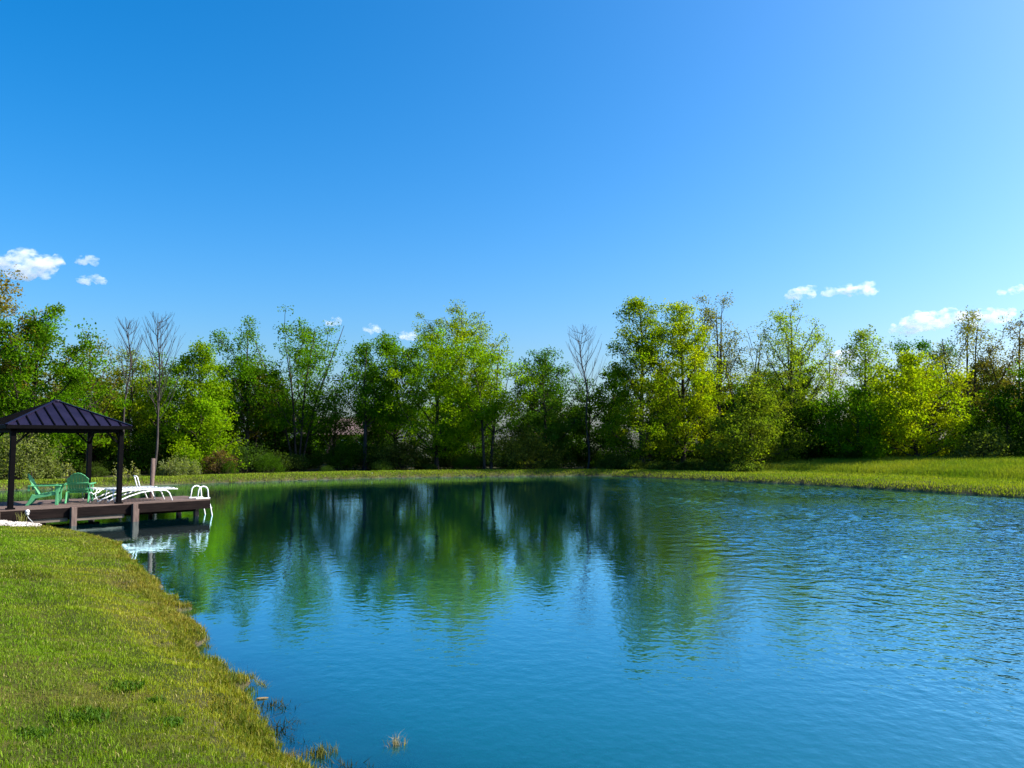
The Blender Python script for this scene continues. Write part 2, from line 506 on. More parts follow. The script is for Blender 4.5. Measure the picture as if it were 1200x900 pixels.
def px2x(px, D): return (px - 600.0) / F * D
def py2z(py, D): return CAM_H + (HORIZON - py) / F * D
def gz(x, y): return float(height([x], [y])[0])

# ------------------------------------------------------------------ dock and gazebo
DECK = 0.55
DO = Vector((-13.67, 21.8, 0.0))
DR = math.radians(45)
def dock_pt(u, v, z=0.0):
    c, s = math.cos(DR), math.sin(DR)
    return Vector((DO.x + u * c - v * s, DO.y + u * s + v * c, z))

rng = random.Random(4)
dock = empty('dock', DO, DR)
tag(dock, 'dark brown wooden dock with weathered plank top reaching into the pond', 'dock')
bw, gap = 0.138, 0.007
v = -0.10
k = 0
while v < 2.95:
    u1 = 5.55 if v < 1.85 else 3.05
    u0 = -2.6
    cuts = [u0] + sorted([u0 + 1.2 + (k % 3) * 0.9, u0 + 4.4 + (k % 2) * 0.7]) + [u1]
    cuts = [c for c in cuts if c <= u1 - 0.3 or c == u1]
    for a, b in zip(cuts[:-1], cuts[1:]):
        mb = MB(); mb.box(((a + b) / 2, v + bw / 2, DECK - 0.018 + rng.uniform(-0.003, 0.003)), (b - a - 0.006, bw, 0.036))
        mb.build('deck_board', M['deck'], dock)
    v += bw + gap; k += 1
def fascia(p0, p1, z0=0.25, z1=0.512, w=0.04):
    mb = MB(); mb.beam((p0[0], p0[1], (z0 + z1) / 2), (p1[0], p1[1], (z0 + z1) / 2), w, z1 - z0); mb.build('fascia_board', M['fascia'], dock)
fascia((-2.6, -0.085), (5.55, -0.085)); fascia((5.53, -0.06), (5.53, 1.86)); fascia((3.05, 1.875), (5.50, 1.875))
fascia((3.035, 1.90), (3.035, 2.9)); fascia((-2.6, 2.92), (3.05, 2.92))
for vv in (0.55, 1.3, 2.1):  # joists made deep and dark to stand in for shade under the deck
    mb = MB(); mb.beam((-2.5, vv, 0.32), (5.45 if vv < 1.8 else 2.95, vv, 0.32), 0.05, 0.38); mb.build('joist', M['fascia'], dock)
for a, b in ((0.02, 1.42), (1.66, 2.95)):
    mb = MB(); mb.beam((a, -0.03, 0.185), (b, -0.03, 0.185), 0.045, 0.11); mb.build('cross_beam', M['joist'], dock)
for (u, vv, zt, w) in ((1.53, -0.17, 0.535, 0.15), (3.20, -0.17, 0.535, 0.15), (-0.35, -0.17, 0.5, 0.14), (5.25, 0.25, 0.50, 0.13), (5.25, 1.6, 0.5, 0.13),
                       (1.53, 2.75, 0.5, 0.14), (2.9, 2.7, 0.5, 0.14), (-0.4, 2.75, 0.5, 0.14)):
    bz = min(-0.1, gz(*dock_pt(u, vv).xy)) - 0.25
    mb = MB(); mb.box((u, vv, (zt + bz) / 2), (w, w, zt - bz)); mb.build('piling', M['pile'], dock, 0.008)
mb = MB(); mb.box((3.28, -0.14, 0.16), (0.10, 0.08, 0.42)); mb.build('piling_block', M['pile'], dock, 0.006)
mb = MB(); mb.tube([(4.38, 1.70, -0.8), (4.38, 1.70, 0.6), (4.40, 1.69, 1.83)], [0.075, 0.072, 0.066], 10); mb.build('mooring_post', M['pile'], dock)

gaz = empty('gazebo', dock_pt(0, 0, DECK), DR)
tag(gaz, 'black metal gazebo with ribbed hip roof standing on the dock', 'gazebo')
S = 2.8
for (u, vv) in ((0, 0), (S, 0), (S, S), (0, S)):
    mb = MB(); mb.box((u, vv, 1.07), (0.13, 0.13, 2.14))
    p = mb.build('post', M['black_metal'], gaz, 0.008)
    mb = MB(); mb.box((u, vv, 0.02), (0.2, 0.2, 0.04)); mb.build('base_plate', M['black_metal'], p, 0.004)
for a, b in (((0, 0), (S, 0)), ((S, 0), (S, S)), ((S, S), (0, S)), ((0, S), (0, 0))):
    d = (Vector(b) - Vector(a)).normalized()
    mb = MB(); mb.beam((a[0] + d.x * .066, a[1] + d.y * .066, 2.19), (b[0] - d.x * .066, b[1] - d.y * .066, 2.19), 0.09, 0.18); mb.build('beam', M['black_metal'], gaz)
    for c, sg in ((Vector(a), 1), (Vector(b), -1)):
        p0 = (c.x + sg * d.x * 0.05, c.y + sg * d.y * 0.05, 1.78)
        p1 = (c.x + sg * d.x * 0.40, c.y + sg * d.y * 0.40, 2.12)
        mb = MB(); mb.beam(p0, p1, 0.04, 0.05); mb.build('knee_brace', M['black_metal'], gaz)
EH, ZE, ZA = 1.62, 2.30, 3.06     # eave half width, eave and apex heights
cx = S / 2
NP = 11
for q in range(4):
    Rm = Matrix.Rotation(q * math.pi / 2, 4, 'Z')
    def face_pt(s, t, lift=0.0):
        # s along eave -1..1, t 0 eave .. 1 apex
        p = Vector((s * EH, -EH * (1 - t), ZE + (ZA - ZE) * t))
        nrm = Vector((0, -(ZA - ZE), EH)).normalized()
        p = p + nrm * lift
        p = Rm @ p
        return Vector((p.x + cx, p.y + cx, p.z))
    edges = [-1 + 2 * i / NP for i in range(NP + 1)]
    rf = MB()
    fas = [face_pt(-1, 0), face_pt(1, 0)]
    a, b = fas
    rf.beam(a - Vector((0, 0, 0.05)), b - Vector((0, 0, 0.05)), 0.03, 0.10)
    rf.build('eave_fascia', M['black_metal'], gaz)
    for i in range(NP):
        s0, s1 = edges[i] + 0.004, edges[i + 1] - 0.004
        poly = [(s0, 0), (s1, 0), (s1, 1 - abs(s1))]
        if s0 < 0 < s1: poly += [(0, 1)]
        poly += [(s0, 1 - abs(s0))]
        poly = [(a_, min(max(t_, 0.0), 0.985)) for a_, t_ in poly]
        n = len(poly)
        top = [face_pt(a_, t_, 0.0) for a_, t_ in poly]; bot = [face_pt(a_, t_, -0.012) for a_, t_ in poly]
        pm = MB(); pm.add(top + bot, [tuple(range(n)), tuple(range(2 * n - 1, n - 1, -1))] + [(j, n + j, n + (j + 1) % n, (j + 1) % n) for j in range(n)])
        pm.build('roof_panel', M['roof_metal'], gaz)
    for i in range(1, NP):
        s0 = edges[i]
        te = 1 - abs(s0) - 0.01
        if te < 0.03: continue
        nrm = (face_pt(0, 0, 1) - face_pt(0, 0, 0)).normalized()
        pm = MB(); pm.beam(face_pt(s0, 0, 0.012), face_pt(s0, te, 0.012), 0.028, 0.036, nrm); pm.build('roof_seam', M['black_metal'], gaz)
    hp = MB(); hp.beam(face_pt(1, 0, 0.01), face_pt(0, 1, 0.01), 0.085, 0.03); hp.build('hip_cap', M['roof_metal'], gaz)
mb = MB(); mb.tube([(cx, cx, ZA - 0.04), (cx, cx, ZA + 0.02), (cx, cx, ZA + 0.035)], [0.13, 0.11, 0.03], 12); mb.build('apex_cap', M['roof_metal'], gaz)

# ladder on the end of the dock
lad = empty('pool_ladder', dock_pt(5.55, 0.10, DECK), DR)
tag(lad, 'white tubular swim ladder with arched handrails at the dock end', 'ladder')
for sv in (0.0, 0.52):
    pts = [(-0.34, sv, 0.0), (-0.31, sv, 0.22)]
    for a in np.linspace(math.pi, 0, 9): pts.append((-0.155 + 0.155 * math.cos(a), sv, 0.24 + 0.155 * math.sin(a)))
    pts += [(0.02, sv, 0.05), (0.10, sv, -0.28), (0.17, sv, -0.60), (0.20, sv, -1.35)]
    mb = MB(); mb.tube(pts, 0.022, 8); mb.build('handrail', M['white_metal'], lad)
    mb = MB(); mb.box((-0.16, sv, 0.017), (0.46, 0.07, 0.03)); mb.build('foot_plate', M['white_metal'], lad, 0.004)
for z in (-0.30, -0.58, -0.86, -1.14):
    mb = MB(); mb.box((0.115 if z > -0.4 else 0.165, 0.26, z), (0.07, 0.54, 0.025)); mb.build('step', M['white_metal'], lad, 0.004)

# adirondack chairs
def adirondack():
    t = empty('adirondack_chair')
    # local: faces +X, width along Y, ground z = 0
    for s in (-1, 1):
        y0, y1 = s * 0.30 - 0.022, s * 0.30 + 0.022
        mb = MB()   # front leg, flared
        mb.prism([(0.34, 0.0), (0.43, 0.0), (0.42, 0.33), (0.47, 0.50), (0.47, 0.545), (0.33, 0.545), (0.35, 0.33)], 'y', y0 + s * .03, y1 + s * .03)
        mb.build('front_leg', M['green_plastic'], t, 0.008)
        mb = MB()   # side rail sweeping down into the back leg
        mb.prism([(0.40, 0.30), (0.40, 0.38), (0.15, 0.355), (-0.15, 0.30), (-0.24, 0.33), (-0.32, 0.16), (-0.42, 0.0), (-0.33, 0.0), (-0.24, 0.10), (-0.16, 0.20), (0.12, 0.25)], 'y', y0, y1)
        mb.build('side_rail', M['green_plastic'], t, 0.008)
        mb = MB()   # arm
        mb.prism([(-0.36, s * 0.28), (-0.36, s * 0.36), (0.25, s * 0.41), (0.47, s * 0.42), (0.51, s * 0.37), (0.49, s * 0.29), (0.25, s * 0.28)], 'z', 0.545, 0.575)
        mb.build('armrest', M['green_plastic'], t, 0.008)
        mb = MB(); mb.beam((-0.33, s * 0.325, 0.42), (-0.33, s * 0.325, 0.55), 0.03, 0.05, (1, 0, 0)); mb.build('arm_support', M['green_plastic'], t)
    for i in range(6):
        x = 0.38 - i * 0.098
        z = 0.385 - i * 0.016
        mb = MB(); mb.box((x, 0, z), (0.088, 0.58, 0.022)); mb.build('seat_slat', M['green_plastic'], t, 0.006)
    # back: seven fanned slats with an arched top
    tilt = Vector((-0.46, 0, 0.888)).normalized()
    base = Vector((-0.10, 0, 0.30))
    nrm = Vector((tilt.z, 0, -tilt.x))
    for i in range(7):
        q = (i - 3) / 3.0
        L = 0.70 - 0.17 * q * q - 0.02
        yb, yt = q * 0.20, q * 0.255
        L2 = 0.70 - 0.17 * (abs(q) + 0.12) ** 2 - 0.02
        L3 = 0.70 - 0.17 * max(abs(q) - 0.12, 0) ** 2 - 0.02
        la, lb = (L2, L3) if q < 0 else (L3, L2)
        w0, w1 = 0.029, 0.039
        poly = [(yb - w0, 0), (yb + w0, 0), (yt + w1, lb), (yt, L + 0.006), (yt - w1, la)]
        pts = [base + tilt * l + Vector((0, yy, 0)) + nrm * o for o in (0.012, -0.012) for yy, l in poly]
        n = len(poly)
        mb = MB(); mb.add(pts, [tuple(range(n)), tuple(range(2 * n - 1, n - 1, -1))] + [(j, n + j, n + (j + 1) % n, (j + 1) % n) for j in range(n)])
        mb.build('back_slat', M['green_plastic'], t, 0.004)
    for l, w in ((0.10, 0.56), (0.32, 0.60)):
        c = base + tilt * l - nrm * 0.027
        mb = MB(); mb.beam(c - Vector((0, w / 2, 0)), c + Vector((0, w / 2, 0)), 0.028, 0.07, tilt); mb.build('back_rail', M['green_plastic'], t, 0.004)
    return t
def place(o, u, vv, ang, z=DECK):
    o.location = dock_pt(u, vv, z); o.rotation_euler = (0, 0, ang)
ch = adirondack(); place(ch, 1.10, 1.15, math.radians(22))
tag(ch, 'green slatted adirondack chair seen side on beside the corner post', 'chair', 'adirondack chairs under the gazebo')
ch2 = copy_tree(ch); place(ch2, 2.10, 1.35, math.radians(112))
tag(ch2, 'green slatted adirondack chair turned with its fanned back towards the lawn', 'chair', 'adirondack chairs under the gazebo')

# sun loungers
def lounger():
    t = empty('sun_lounger')
    L = 1.95
    for s in (-1, 1):
        y = s * 0.30
        mb = MB(); mb.tube([(0.0, y, 0.40), (0.25, y, 0.375), (0.7, y, 0.37), (1.4, y, 0.375), (1.8, y, 0.36), (L, y, 0.355)], 0.017, 8); mb.build('side_rail', M['white_metal'], t)
        bow = [(0.10, y * 1.06, 0.0), (0.22, y * 1.06, 0.075), (0.5, y * 1.06, 0.19), (0.85, y * 1.06, 0.29), (1.2, y * 1.06, 0.335), (1.5, y * 1.06, 0.335), (1.62, y * 1.06, 0.31), (1.70, y * 1.06, 0.24), (1.80, y * 1.06, 0.0)]
        mb = MB(); mb.tube(bow, 0.021, 8); mb.build('bow_leg', M['white_metal'], t)
        lp = [(0.05, y, 0.0), (0.02, y, 0.20), (-0.02, y, 0.26), (-0.06, y, 0.24), (-0.08, y, 0.20)]
        mb = MB(); mb.tube([(0.12, y, 0.03), (0.04, y, 0.19), (0.08, y, 0.39)], 0.016, 8); mb.build('head_leg', M['white_metal'], t)
    for i in range(17):
        x = 0.05 + i * 0.112
        z = 0.393 if i > 2 else 0.393 + (3 - i) * 0.010
        mb = MB(); mb.box((x, 0, z), (0.066, 0.60, 0.014)); mb.build('bed_slat', M['white_sling'], t, 0.004)
    for x, z in ((0.0, 0.40), (L, 0.355)):
        mb = MB(); mb.tube([(x, -0.30, z), (x, 0.30, z)], 0.017, 8); mb.build('cross_bar', M['white_metal'], t)
    return t
l1 = lounger(); place(l1, 2.62, 0.42, DR)
tag(l1, 'white sun lounger with flat bed and bowed legs along the dock edge', 'sun lounger', 'sun loungers on the dock')
l2 = copy_tree(l1); place(l2, 2.42, 1.30, DR)
tag(l2, 'white sun lounger with an upright loop handle, set back from the dock edge', 'sun lounger', 'sun loungers on the dock')
mb = MB(); mb.tube([(1.36, -0.27, 0.37), (1.26, -0.27, 0.72), (1.23, -0.24, 0.75), (1.23, -0.06, 0.75), (1.26, -0.03, 0.72), (1.36, -0.03, 0.37)], 0.018, 8); mb.build('loop_handle', M['white_metal'], l2)
for s in (-1, 1):
    mb = MB(); mb.tube([(-0.10, 0.32 * s, 0.0), (-0.13, 0.32 * s, 0.25), (-0.09, 0.32 * s, 0.31), (-0.02, 0.32 * s, 0.24), (0.06, 0.32 * s, 0.30), (0.10, 0.32 * s, 0.28), (0.2, 0.30 * s, 0.37)], 0.018, 8); mb.build('arm_loop', M['white_metal'], l2)

# lamp hanging on the fascia
lp = empty('dock_lamp', dock_pt(0.38, -0.13, 0.42), DR)
tag(lp, 'small white lamp fixed to the dark dock front above the gravel', 'lamp')
mb = MB(); mb.tube([(0, 0, 0.10), (0, -0.01, 0.085), (0, -0.02, 0.03)], [0.02, 0.055, 0.06], 10); mb.build('lamp_hood', M['white_metal'], lp)
mb = MB(); mb.tube([(0, -0.02, 0.03), (0, -0.02, -0.035), (0, -0.02, -0.05)], [0.045, 0.045, 0.02], 10); mb.build('lamp_globe', M['white_sling'], lp)
mb = MB(); mb.tube([(0, -0.02, -0.05), (0.03, -0.03, -0.12), (0.10, -0.05, -0.2), (0.15, -0.06, -0.28)], 0.008, 6); mb.build('cable', M['white_sling'], lp)

# ------------------------------------------------------------------ trees
def leaf_cloud(C, L, Wd, col, rg, up=0.5):
    """diamond leaves at centres C; returns verts, quads, colours"""
    n = len(C)
    N_ = rg.normal(size=(n, 3)); N_[:, 2] += up * np.sign(rg.random(n) - 0.15)
    N_ /= np.linalg.norm(N_, axis=1, keepdims=True)
    T = rg.normal(size=(n, 3)); T -= (T * N_).sum(1, keepdims=True) * N_
    T /= np.linalg.norm(T, axis=1, keepdims=True)
    B = np.cross(N_, T)
    L = L[:, None]; Wd = Wd[:, None]
    V = np.stack([C - T * L * .5, C + B * Wd * .5 + N_ * L * .08, C + T * L * .5, C - B * Wd * .5 + N_ * L * .08], 1).reshape(-1, 3)
    Q = np.arange(n * 4).reshape(-1, 4)
    return V, Q, np.repeat(col, 4, axis=0)

def bez(p0, p1, p2, n):
    t = np.linspace(0, 1, n)[:, None]
    return (1 - t) ** 2 * p0 + 2 * t * (1 - t) * p1 + t * t * p2

def envelope(shape, t):
    t = np.clip(t, 0, 1)
    if shape == 'cone': return (1 - t) ** 0.52 * np.minimum(1, 0.6 + t / 0.25)
    if shape == 'spire': return (1 - t) ** 0.85 * np.minimum(1, 0.7 + t / 0.25)
    if shape == 'round': return np.sqrt(np.maximum(0, 1 - (2 * t - 1) ** 2)) ** 0.8
    if shape == 'vase': return (0.35 + 0.65 * np.sin(math.pi * (0.12 + 0.5 * t))) * np.sqrt(np.maximum(0, 1 - t ** 5))
    if shape == 'column': return np.sqrt(np.maximum(0, 1 - t ** 3.0)) * (0.75 + 0.25 * np.sin(math.pi * t))
    return np.maximum(0, np.sin(math.pi * (0.10 + 0.90 * t))) ** 0.62     # oval

def tree_meshes(seed, H, cb, R, shape, col, nl=16, nc=120, lpc=62, ls=0.155, cr=0.46, steep=0.9, stems=1, tr=None, colvar=0.22, lean=0.0, spread=0.0):
    rg = np.random.default_rng(seed)
    ts = TubeSet()
    tr = tr or 0.012 * H + 0.03
    clumps = []
    stemset = []
    for s in range(stems):
        a = s * 2 * math.pi / max(stems, 1) + rg.uniform(0, 1)
        off = np.array([math.cos(a), math.sin(a), 0]) * (0.25 if stems > 1 else 0)
        top = np.array([lean * H + math.cos(a) * spread * R, math.sin(a) * spread * R, H * (0.95 if s == 0 else rg.uniform(0.8, 0.95))])
        n = 12
        t = np.linspace(0, 1, n)
        P = off[None, :] * (1 - t[:, None]) + top[None, :] * (t[:, None] ** (1.0 if stems == 1 else 1.25))
        P[:, 2] = t * top[2] - 0.15 * (1 - t)
        P[:, 0] += 0.10 * np.sin(t * 7 + rg.uniform(0, 6)) * t * (1 + R * .1); P[:, 1] += 0.10 * np.sin(t * 6 + rg.uniform(0, 6)) * t
        rr = (tr / math.sqrt(stems)) * (1 - t) ** 0.8 + 0.018
        rr[0] *= 1.35
        ts.add(P, rr, 7)
        stemset.append((P, rr))
    limbs = []
    for i in range(nl):
        P, rr = stemset[i % stems]
        te = (i + rg.uniform(0.1, 0.9)) / nl
        te = te ** 0.85
        ze = cb + (H - cb) * te
        az = i * 2.39996 + rg.uniform(-0.5, 0.5)
        r = R * float(envelope(shape, te)) * rg.uniform(0.80, 1.05)
        if stems > 1: r *= 0.8
        zs = max(cb * 0.8, ze - r * steep - 0.3)
        zs = min(zs, P[-1, 2] * 0.95)
        k = np.interp(zs, P[:, 2], np.arange(len(P)))
        p0 = np.array([np.interp(k, np.arange(len(P)), P[:, c]) for c in range(3)])
        r0 = max(0.02, 0.55 * np.interp(k, np.arange(len(P)), rr))
        ax = np.interp(ze, P[:, 2], P[:, 0]); ay = np.interp(ze, P[:, 2], P[:, 1])
        p2 = np.array([ax + math.cos(az) * r, ay + math.sin(az) * r, ze])
        p1 = p0 * 0.5 + p2 * 0.5 + np.array([math.cos(az) * r * 0.10, math.sin(az) * r * .10, -0.12 * r + rg.uniform(-.1, .1)])
        B = bez(p0, p1, p2, 7)
        B[1:-1] += rg.normal(size=(5, 3)) * 0.05 * (1 + r * .15)
        ts.add(B, np.linspace(r0, 0.016, 7), 5)
        limbs.append((B, r, r0))
    tops = [P[-5:] for P, _ in stemset]
    wts = np.array([max(0.3, l[1]) for l in limbs]); wts = np.append(wts, [0.05 * wts.sum() / len(tops)] * len(tops)); wts /= wts.sum()
    pick = rg.choice(len(wts), size=nc, p=wts)
    for j in pick:
        if j < len(limbs):
            B, r, r0 = limbs[j]
            s = 1 - 0.68 * rg.random() ** 1.3
            kk = s * 6
            q = np.array([np.interp(kk, np.arange(7), B[:, c]) for c in range(3)])
            rad_s = r0 * (1 - s) + 0.014
            jit = 0.16 * max(r, 0.8)
        else:
            T = tops[j - len(limbs)]
            kk = rg.uniform(0, len(T) - 1)
            q = np.array([np.interp(kk, np.arange(len(T)), T[:, c]) for c in range(3)]); rad_s = 0.02; jit = 0.25
        c = q + rg.normal(size=3) * np.array([1, 1, 0.8]) * jit + np.array([0, 0, 0.15 * jit])
        c[2] = min(c[2], H - 0.05)
        c[2] = max(c[2], cb * 0.75)
        mid = (q + c) / 2 + rg.normal(size=3) * 0.05
        ts.add(np.array([q, mid, c]), [min(rad_s, 0.022), 0.012, 0.006], 3)
        clumps.append(c)
    clumps = np.array(clumps)
    cnt = (lpc * rg.uniform(0.45, 1.55, size=nc)).astype(int)
    cid = np.repeat(np.arange(nc), cnt)
    size = cr * rg.uniform(0.65, 1.35, size=nc)
    g = rg.normal(size=(len(cid), 3)) * np.array([1, 1, 0.62])
    gl_ = np.linalg.norm(g, axis=1, keepdims=True); g *= np.minimum(1, 1.75 / (gl_ + 1e-6))
    C = clumps[cid] + g * size[cid][:, None] * 0.66
    C[:, 2] = np.maximum(C[:, 2], 0.15)
    L = ls * rg.uniform(0.65, 1.35, size=len(cid))
    tint = rg.uniform(1 - colvar, 1 + colvar, size=nc)[cid] * rg.uniform(0.75, 1.25, size=len(cid))
    colr = np.array(col)[None, :] * tint[:, None]
    yel = rg.uniform(-0.12, 0.2, size=nc)[cid]
    colr[:, 0] *= 1 + yel; colr[:, 2] *= 1 - yel * 0.5
    V, Q, cc = leaf_cloud(C, L, L * 0.62, colr, rg)
    return ts.mesh('trunk'), np_mesh('crown', V, quads=Q, col=cc)

def put_tree(name, px, D, top_y, half_px, shape, col, label, cbf=0.25, bark='bark', group=None, seed=None, base_px=None, **kw):
    x = px2x(px, D); z0 = gz(x, D)
    H = py2z(top_y, D) - z0
    R = half_px / F * D * 1.2
    kw['lpc'] = int(kw.get('lpc', 62) * 1.2); kw['ls'] = kw.get('ls', .16) * .9
    kw['nc'] = int(kw.get('nc', 120) * 1.3); kw['cr'] = kw.get('cr', 0.46) * 1.12
    tm, cm = tree_meshes(seed if seed is not None else int(abs(px) * 7 + top_y), H, H * cbf, R, shape, col, **kw)
    root = empty(name, (x, D, z0))
    mobj('trunk', tm, M[bark], root); mobj('crown', cm, M['leaf'], root)
    tag(root, label, 'tree', group or 'woodland trees along the far shore')
    return root

G_MID, G_BRI, G_DRK = (0.080, 0.175, 0.006), (0.150, 0.255, 0.006), (0.034, 0.080, 0.006)
Y_OLV, Y_BRI, Y_PAL, OLV_B = (0.160, 0.225, 0.008), (0.220, 0.285, 0.008), (0.175, 0.245, 0.022), (0.150, 0.155, 0.022)
T = put_tree
BT = 'broadleaf_tree'
# left side, behind the gazebo
T(BT, -12, 45, 306, 42, 'oval', (0.17, 0.145, 0.02), 'tall golden yellow tree rising above the maple behind the gazebo', 0.4, lpc=40)
T(BT, 38, 46, 361, 62, 'round', G_MID, 'broad dense green maple rising behind the gazebo roof', 0.12, nc=230, lpc=70, ls=.18, nl=22)
T(BT, 104, 50, 386, 34, 'oval', OLV_B, 'olive brown thinly leaved tree between the maple and the bare trees', 0.25, nc=130, lpc=34, ls=.14, steep=1.3)
T(BT, 152, 52, 408, 26, 'oval', Y_OLV, 'yellow olive small tree behind the first bare tree', 0.15, nc=110, lpc=44)
T(BT, 188, 55, 416, 22, 'round', G_MID, 'small round green treetop just behind the taller bare tree', 0.35, nc=70)
T(BT, 234, 52, 401, 40, 'cone', G_BRI, 'bright light green tree with leaves down to the bank past the dock end', 0.06, nc=230, lpc=66, nl=24, steep=0.6)
T(BT, 290, 58, 391, 30, 'oval', G_MID, 'narrow green tree with open branches next to the bright green one', 0.34, nc=110, lpc=60)
T(BT, 350, 59, 368, 50, 'vase', G_MID, 'tall open crowned green tree with several spreading trunks', 0.28, nc=240, lpc=56, stems=5, spread=0.85, steep=1.4, nl=24)
T(BT, 392, 62, 462, 20, 'oval', G_DRK, 'small dark tree standing in the gap beside the house roof', 0.3, nc=60, lpc=40)
T(BT, 428, 58, 400, 28, 'oval', G_MID, 'green tree with a forked pale trunk right of the house', 0.42, 'bark_grey', nc=90, lpc=60)
T(BT, 464, 60, 393, 44, 'round', G_MID, 'dense dark green tree with a broad rounded head', 0.28, nc=190, lpc=70)
T(BT, 512, 58, 387, 46, 'oval', G_BRI, 'large fresh green tree in front of the olive topped one', 0.16, nc=260, lpc=70, nl=24)
T(BT, 540, 65, 355, 46, 'round', Y_OLV, 'tall olive yellow tree whose crown tops its green neighbours', 0.42, nc=200, lpc=56)
T(BT, 572, 57, 399, 42, 'vase', G_BRI, 'green tree with a dark forked trunk standing clear at the bank', 0.36, nc=170, lpc=56, stems=2, spread=.35, steep=1.4)
T(BT, 638, 60, 405, 36, 'oval', (0.055, 0.125, 0.014), 'rounded green tree beside the bare tree in mid shore', 0.15, nc=210, lpc=66, nl=22)
T(BT, 690, 61, 445, 30, 'oval', G_DRK, 'dark green low tree around the foot of the mid shore bare tree', 0.1, nc=120, lpc=60)
T(BT, 752, 57, 343, 46, 'cone', Y_OLV, 'tallest olive green tree with a straight dark trunk and conical crown', 0.10, nc=300, lpc=60, nl=30, steep=0.7)
T(BT, 800, 58, 350, 42, 'column', Y_BRI, 'tall bright yellow green tree leaning against the tallest one', 0.12, nc=280, lpc=62, nl=28, steep=0.9)
T(BT, 838, 61, 344, 32, 'vase', (0.13, 0.135, 0.03), 'sparse yellow leaved tree showing thick dark forked limbs', 0.45, nc=120, lpc=30, ls=.15, stems=3, spread=.7, steep=1.6, tr=.22)
T(BT, 874, 63, 384, 34, 'vase', OLV_B, 'thin brownish olive tree with slanting dark limbs', 0.4, nc=100, lpc=26, ls=.14, stems=3, spread=.7, steep=1.5)
T(BT, 928, 60, 356, 40, 'oval', Y_PAL, 'tall oval pale green tree with airy upright branches', 0.3, nc=210, lpc=40, ls=.15, nl=24, steep=1.3)
T(BT, 880, 54, 440, 54, 'spire', (0.125, 0.175, 0.018), 'low spreading yellow green tree with layered branches at meadow edge', 0.04, nc=250, lpc=52, nl=28, steep=0.3)
T(BT, 974, 62, 408, 20, 'column', OLV_B, 'thin sparse tree between the oval pale tree and the slender one', 0.3, nc=70, lpc=24, ls=.14)
T(BT, 1014, 57, 383, 26, 'column', Y_PAL, 'slender pale green tree with a straight trunk behind the meadow', 0.2, nc=150, lpc=40, ls=.15, nl=22)
T(BT, 1078, 64, 398, 34, 'round', (0.045, 0.115, 0.014), 'dark green treetop showing above the yellow oval tree', 0.45, nc=120, lpc=70)
T(BT, 1072, 53, 411, 50, 'oval', Y_BRI, 'broad yellow green oval tree with leaves to the ground at the meadow', 0.04, nc=270, lpc=58, nl=28, steep=0.6)
T(BT, 1132, 58, 362, 40, 'vase', OLV_B, 'tall sparse twiggy tree with dark trunks at the meadow corner', 0.38, nc=150, lpc=26, ls=.14, stems=3, spread=.5, steep=1.5)
T(BT, 1188, 56, 366, 38, 'vase', (0.115, 0.105, 0.035), 'brownish olive twiggy tree at the end of the woods', 0.32, nc=170, lpc=32, ls=.14, stems=3, spread=.5, steep=1.4)
T(BT, 1005, 54, 450, 40, 'round', G_MID, 'low green bushy tree under the slender pale one', 0.05, nc=180, lpc=56)
T(BT, 955, 57, 470, 32, 'round', G_DRK, 'low dark green tree filling the gap by the layered tree', 0.05, nc=120, lpc=56)
T(BT, 1180, 52, 455, 40, 'round', G_DRK, 'dark leafy tree shading the end of the meadow', 0.05, nc=190, lpc=60)
T(BT, 1262, 52, 380, 50, 'oval', G_MID, 'green tree standing past the end of the meadow', 0.1, nc=200, lpc=60)
T(BT, -85, 44, 350, 60, 'oval', G_MID, 'green tree standing on the shore behind the lawn', 0.1, nc=200, lpc=60)

# bare trees
def bare_tree(px, D, top_y, half_px, label, seed, s0=.42, nb=24, bend=.1):
    rg = np.random.default_rng(seed)
    x = px2x(px, D); z0 = gz(x, D); H = py2z(top_y, D) - z0; R = half_px / F * D
    root = empty('bare_tree', (x, D, z0))
    ts = TubeSet(); tw = TubeSet()
    t = np.linspace(0, 1, 12)
    P = np.stack([bend * np.sin(t * 5 + seed) + bend * .6 * np.sin(t * 13 + seed), bend * np.sin(t * 6 + 2 * seed), t * H - 0.15 * (1 - t)], 1); P[:, :2] -= P[0, :2]
    ts.add(P, 0.075 * (1 - t) ** 0.8 + 0.010, 7)
    for i in range(nb):
        s = s0 + (0.96 - s0) * (i + rg.random()) / nb
        p0 = np.array([np.interp(s, t, P[:, c]) for c in range(3)])
        az = i * 2.4 + rg.uniform(-.4, .4)
        ln = ((1.05 - s) * H * 0.55 + 0.6) * rg.uniform(.55, 1.15)
        out = min(R * rg.uniform(.6, 1.0) * (0.55 + 0.9 * (1 - s)), ln * .7)
        p2 = p0 + np.array([math.cos(az) * out, math.sin(az) * out, ln * rg.uniform(.75, 1.0)])
        p2[2] = min(p2[2], H * rg.uniform(0.93, 1.0))
        p1 = p0 + np.array([math.cos(az) * out * .6, math.sin(az) * out * .6, (p2[2] - p0[2]) * .35])
        B = bez(p0, p1, p2, 7)
        tw.add(B, np.linspace(0.021, 0.007, 7), 4)
        for j in range(5):
            q = B[2 + j % 4]
            a2 = az + rg.uniform(-1.3, 1.3)
            l2 = rg.uniform(.5, 1.3)
            e = q + np.array([math.cos(a2) * l2 * .45, math.sin(a2) * l2 * .45, l2 * .85])
            e[2] = min(e[2], H)
            tw.add(np.array([q, (q + e) / 2 + rg.normal(size=3) * .04, e]), [0.011, 0.008, 0.005], 3)
    mobj('trunk', ts.mesh('trunk'), M['bark_grey'], root)
    mobj('branches', tw.mesh('branches'), M['bark_grey'], root)
    tag(root, label, 'tree', 'bare trees among the woods')
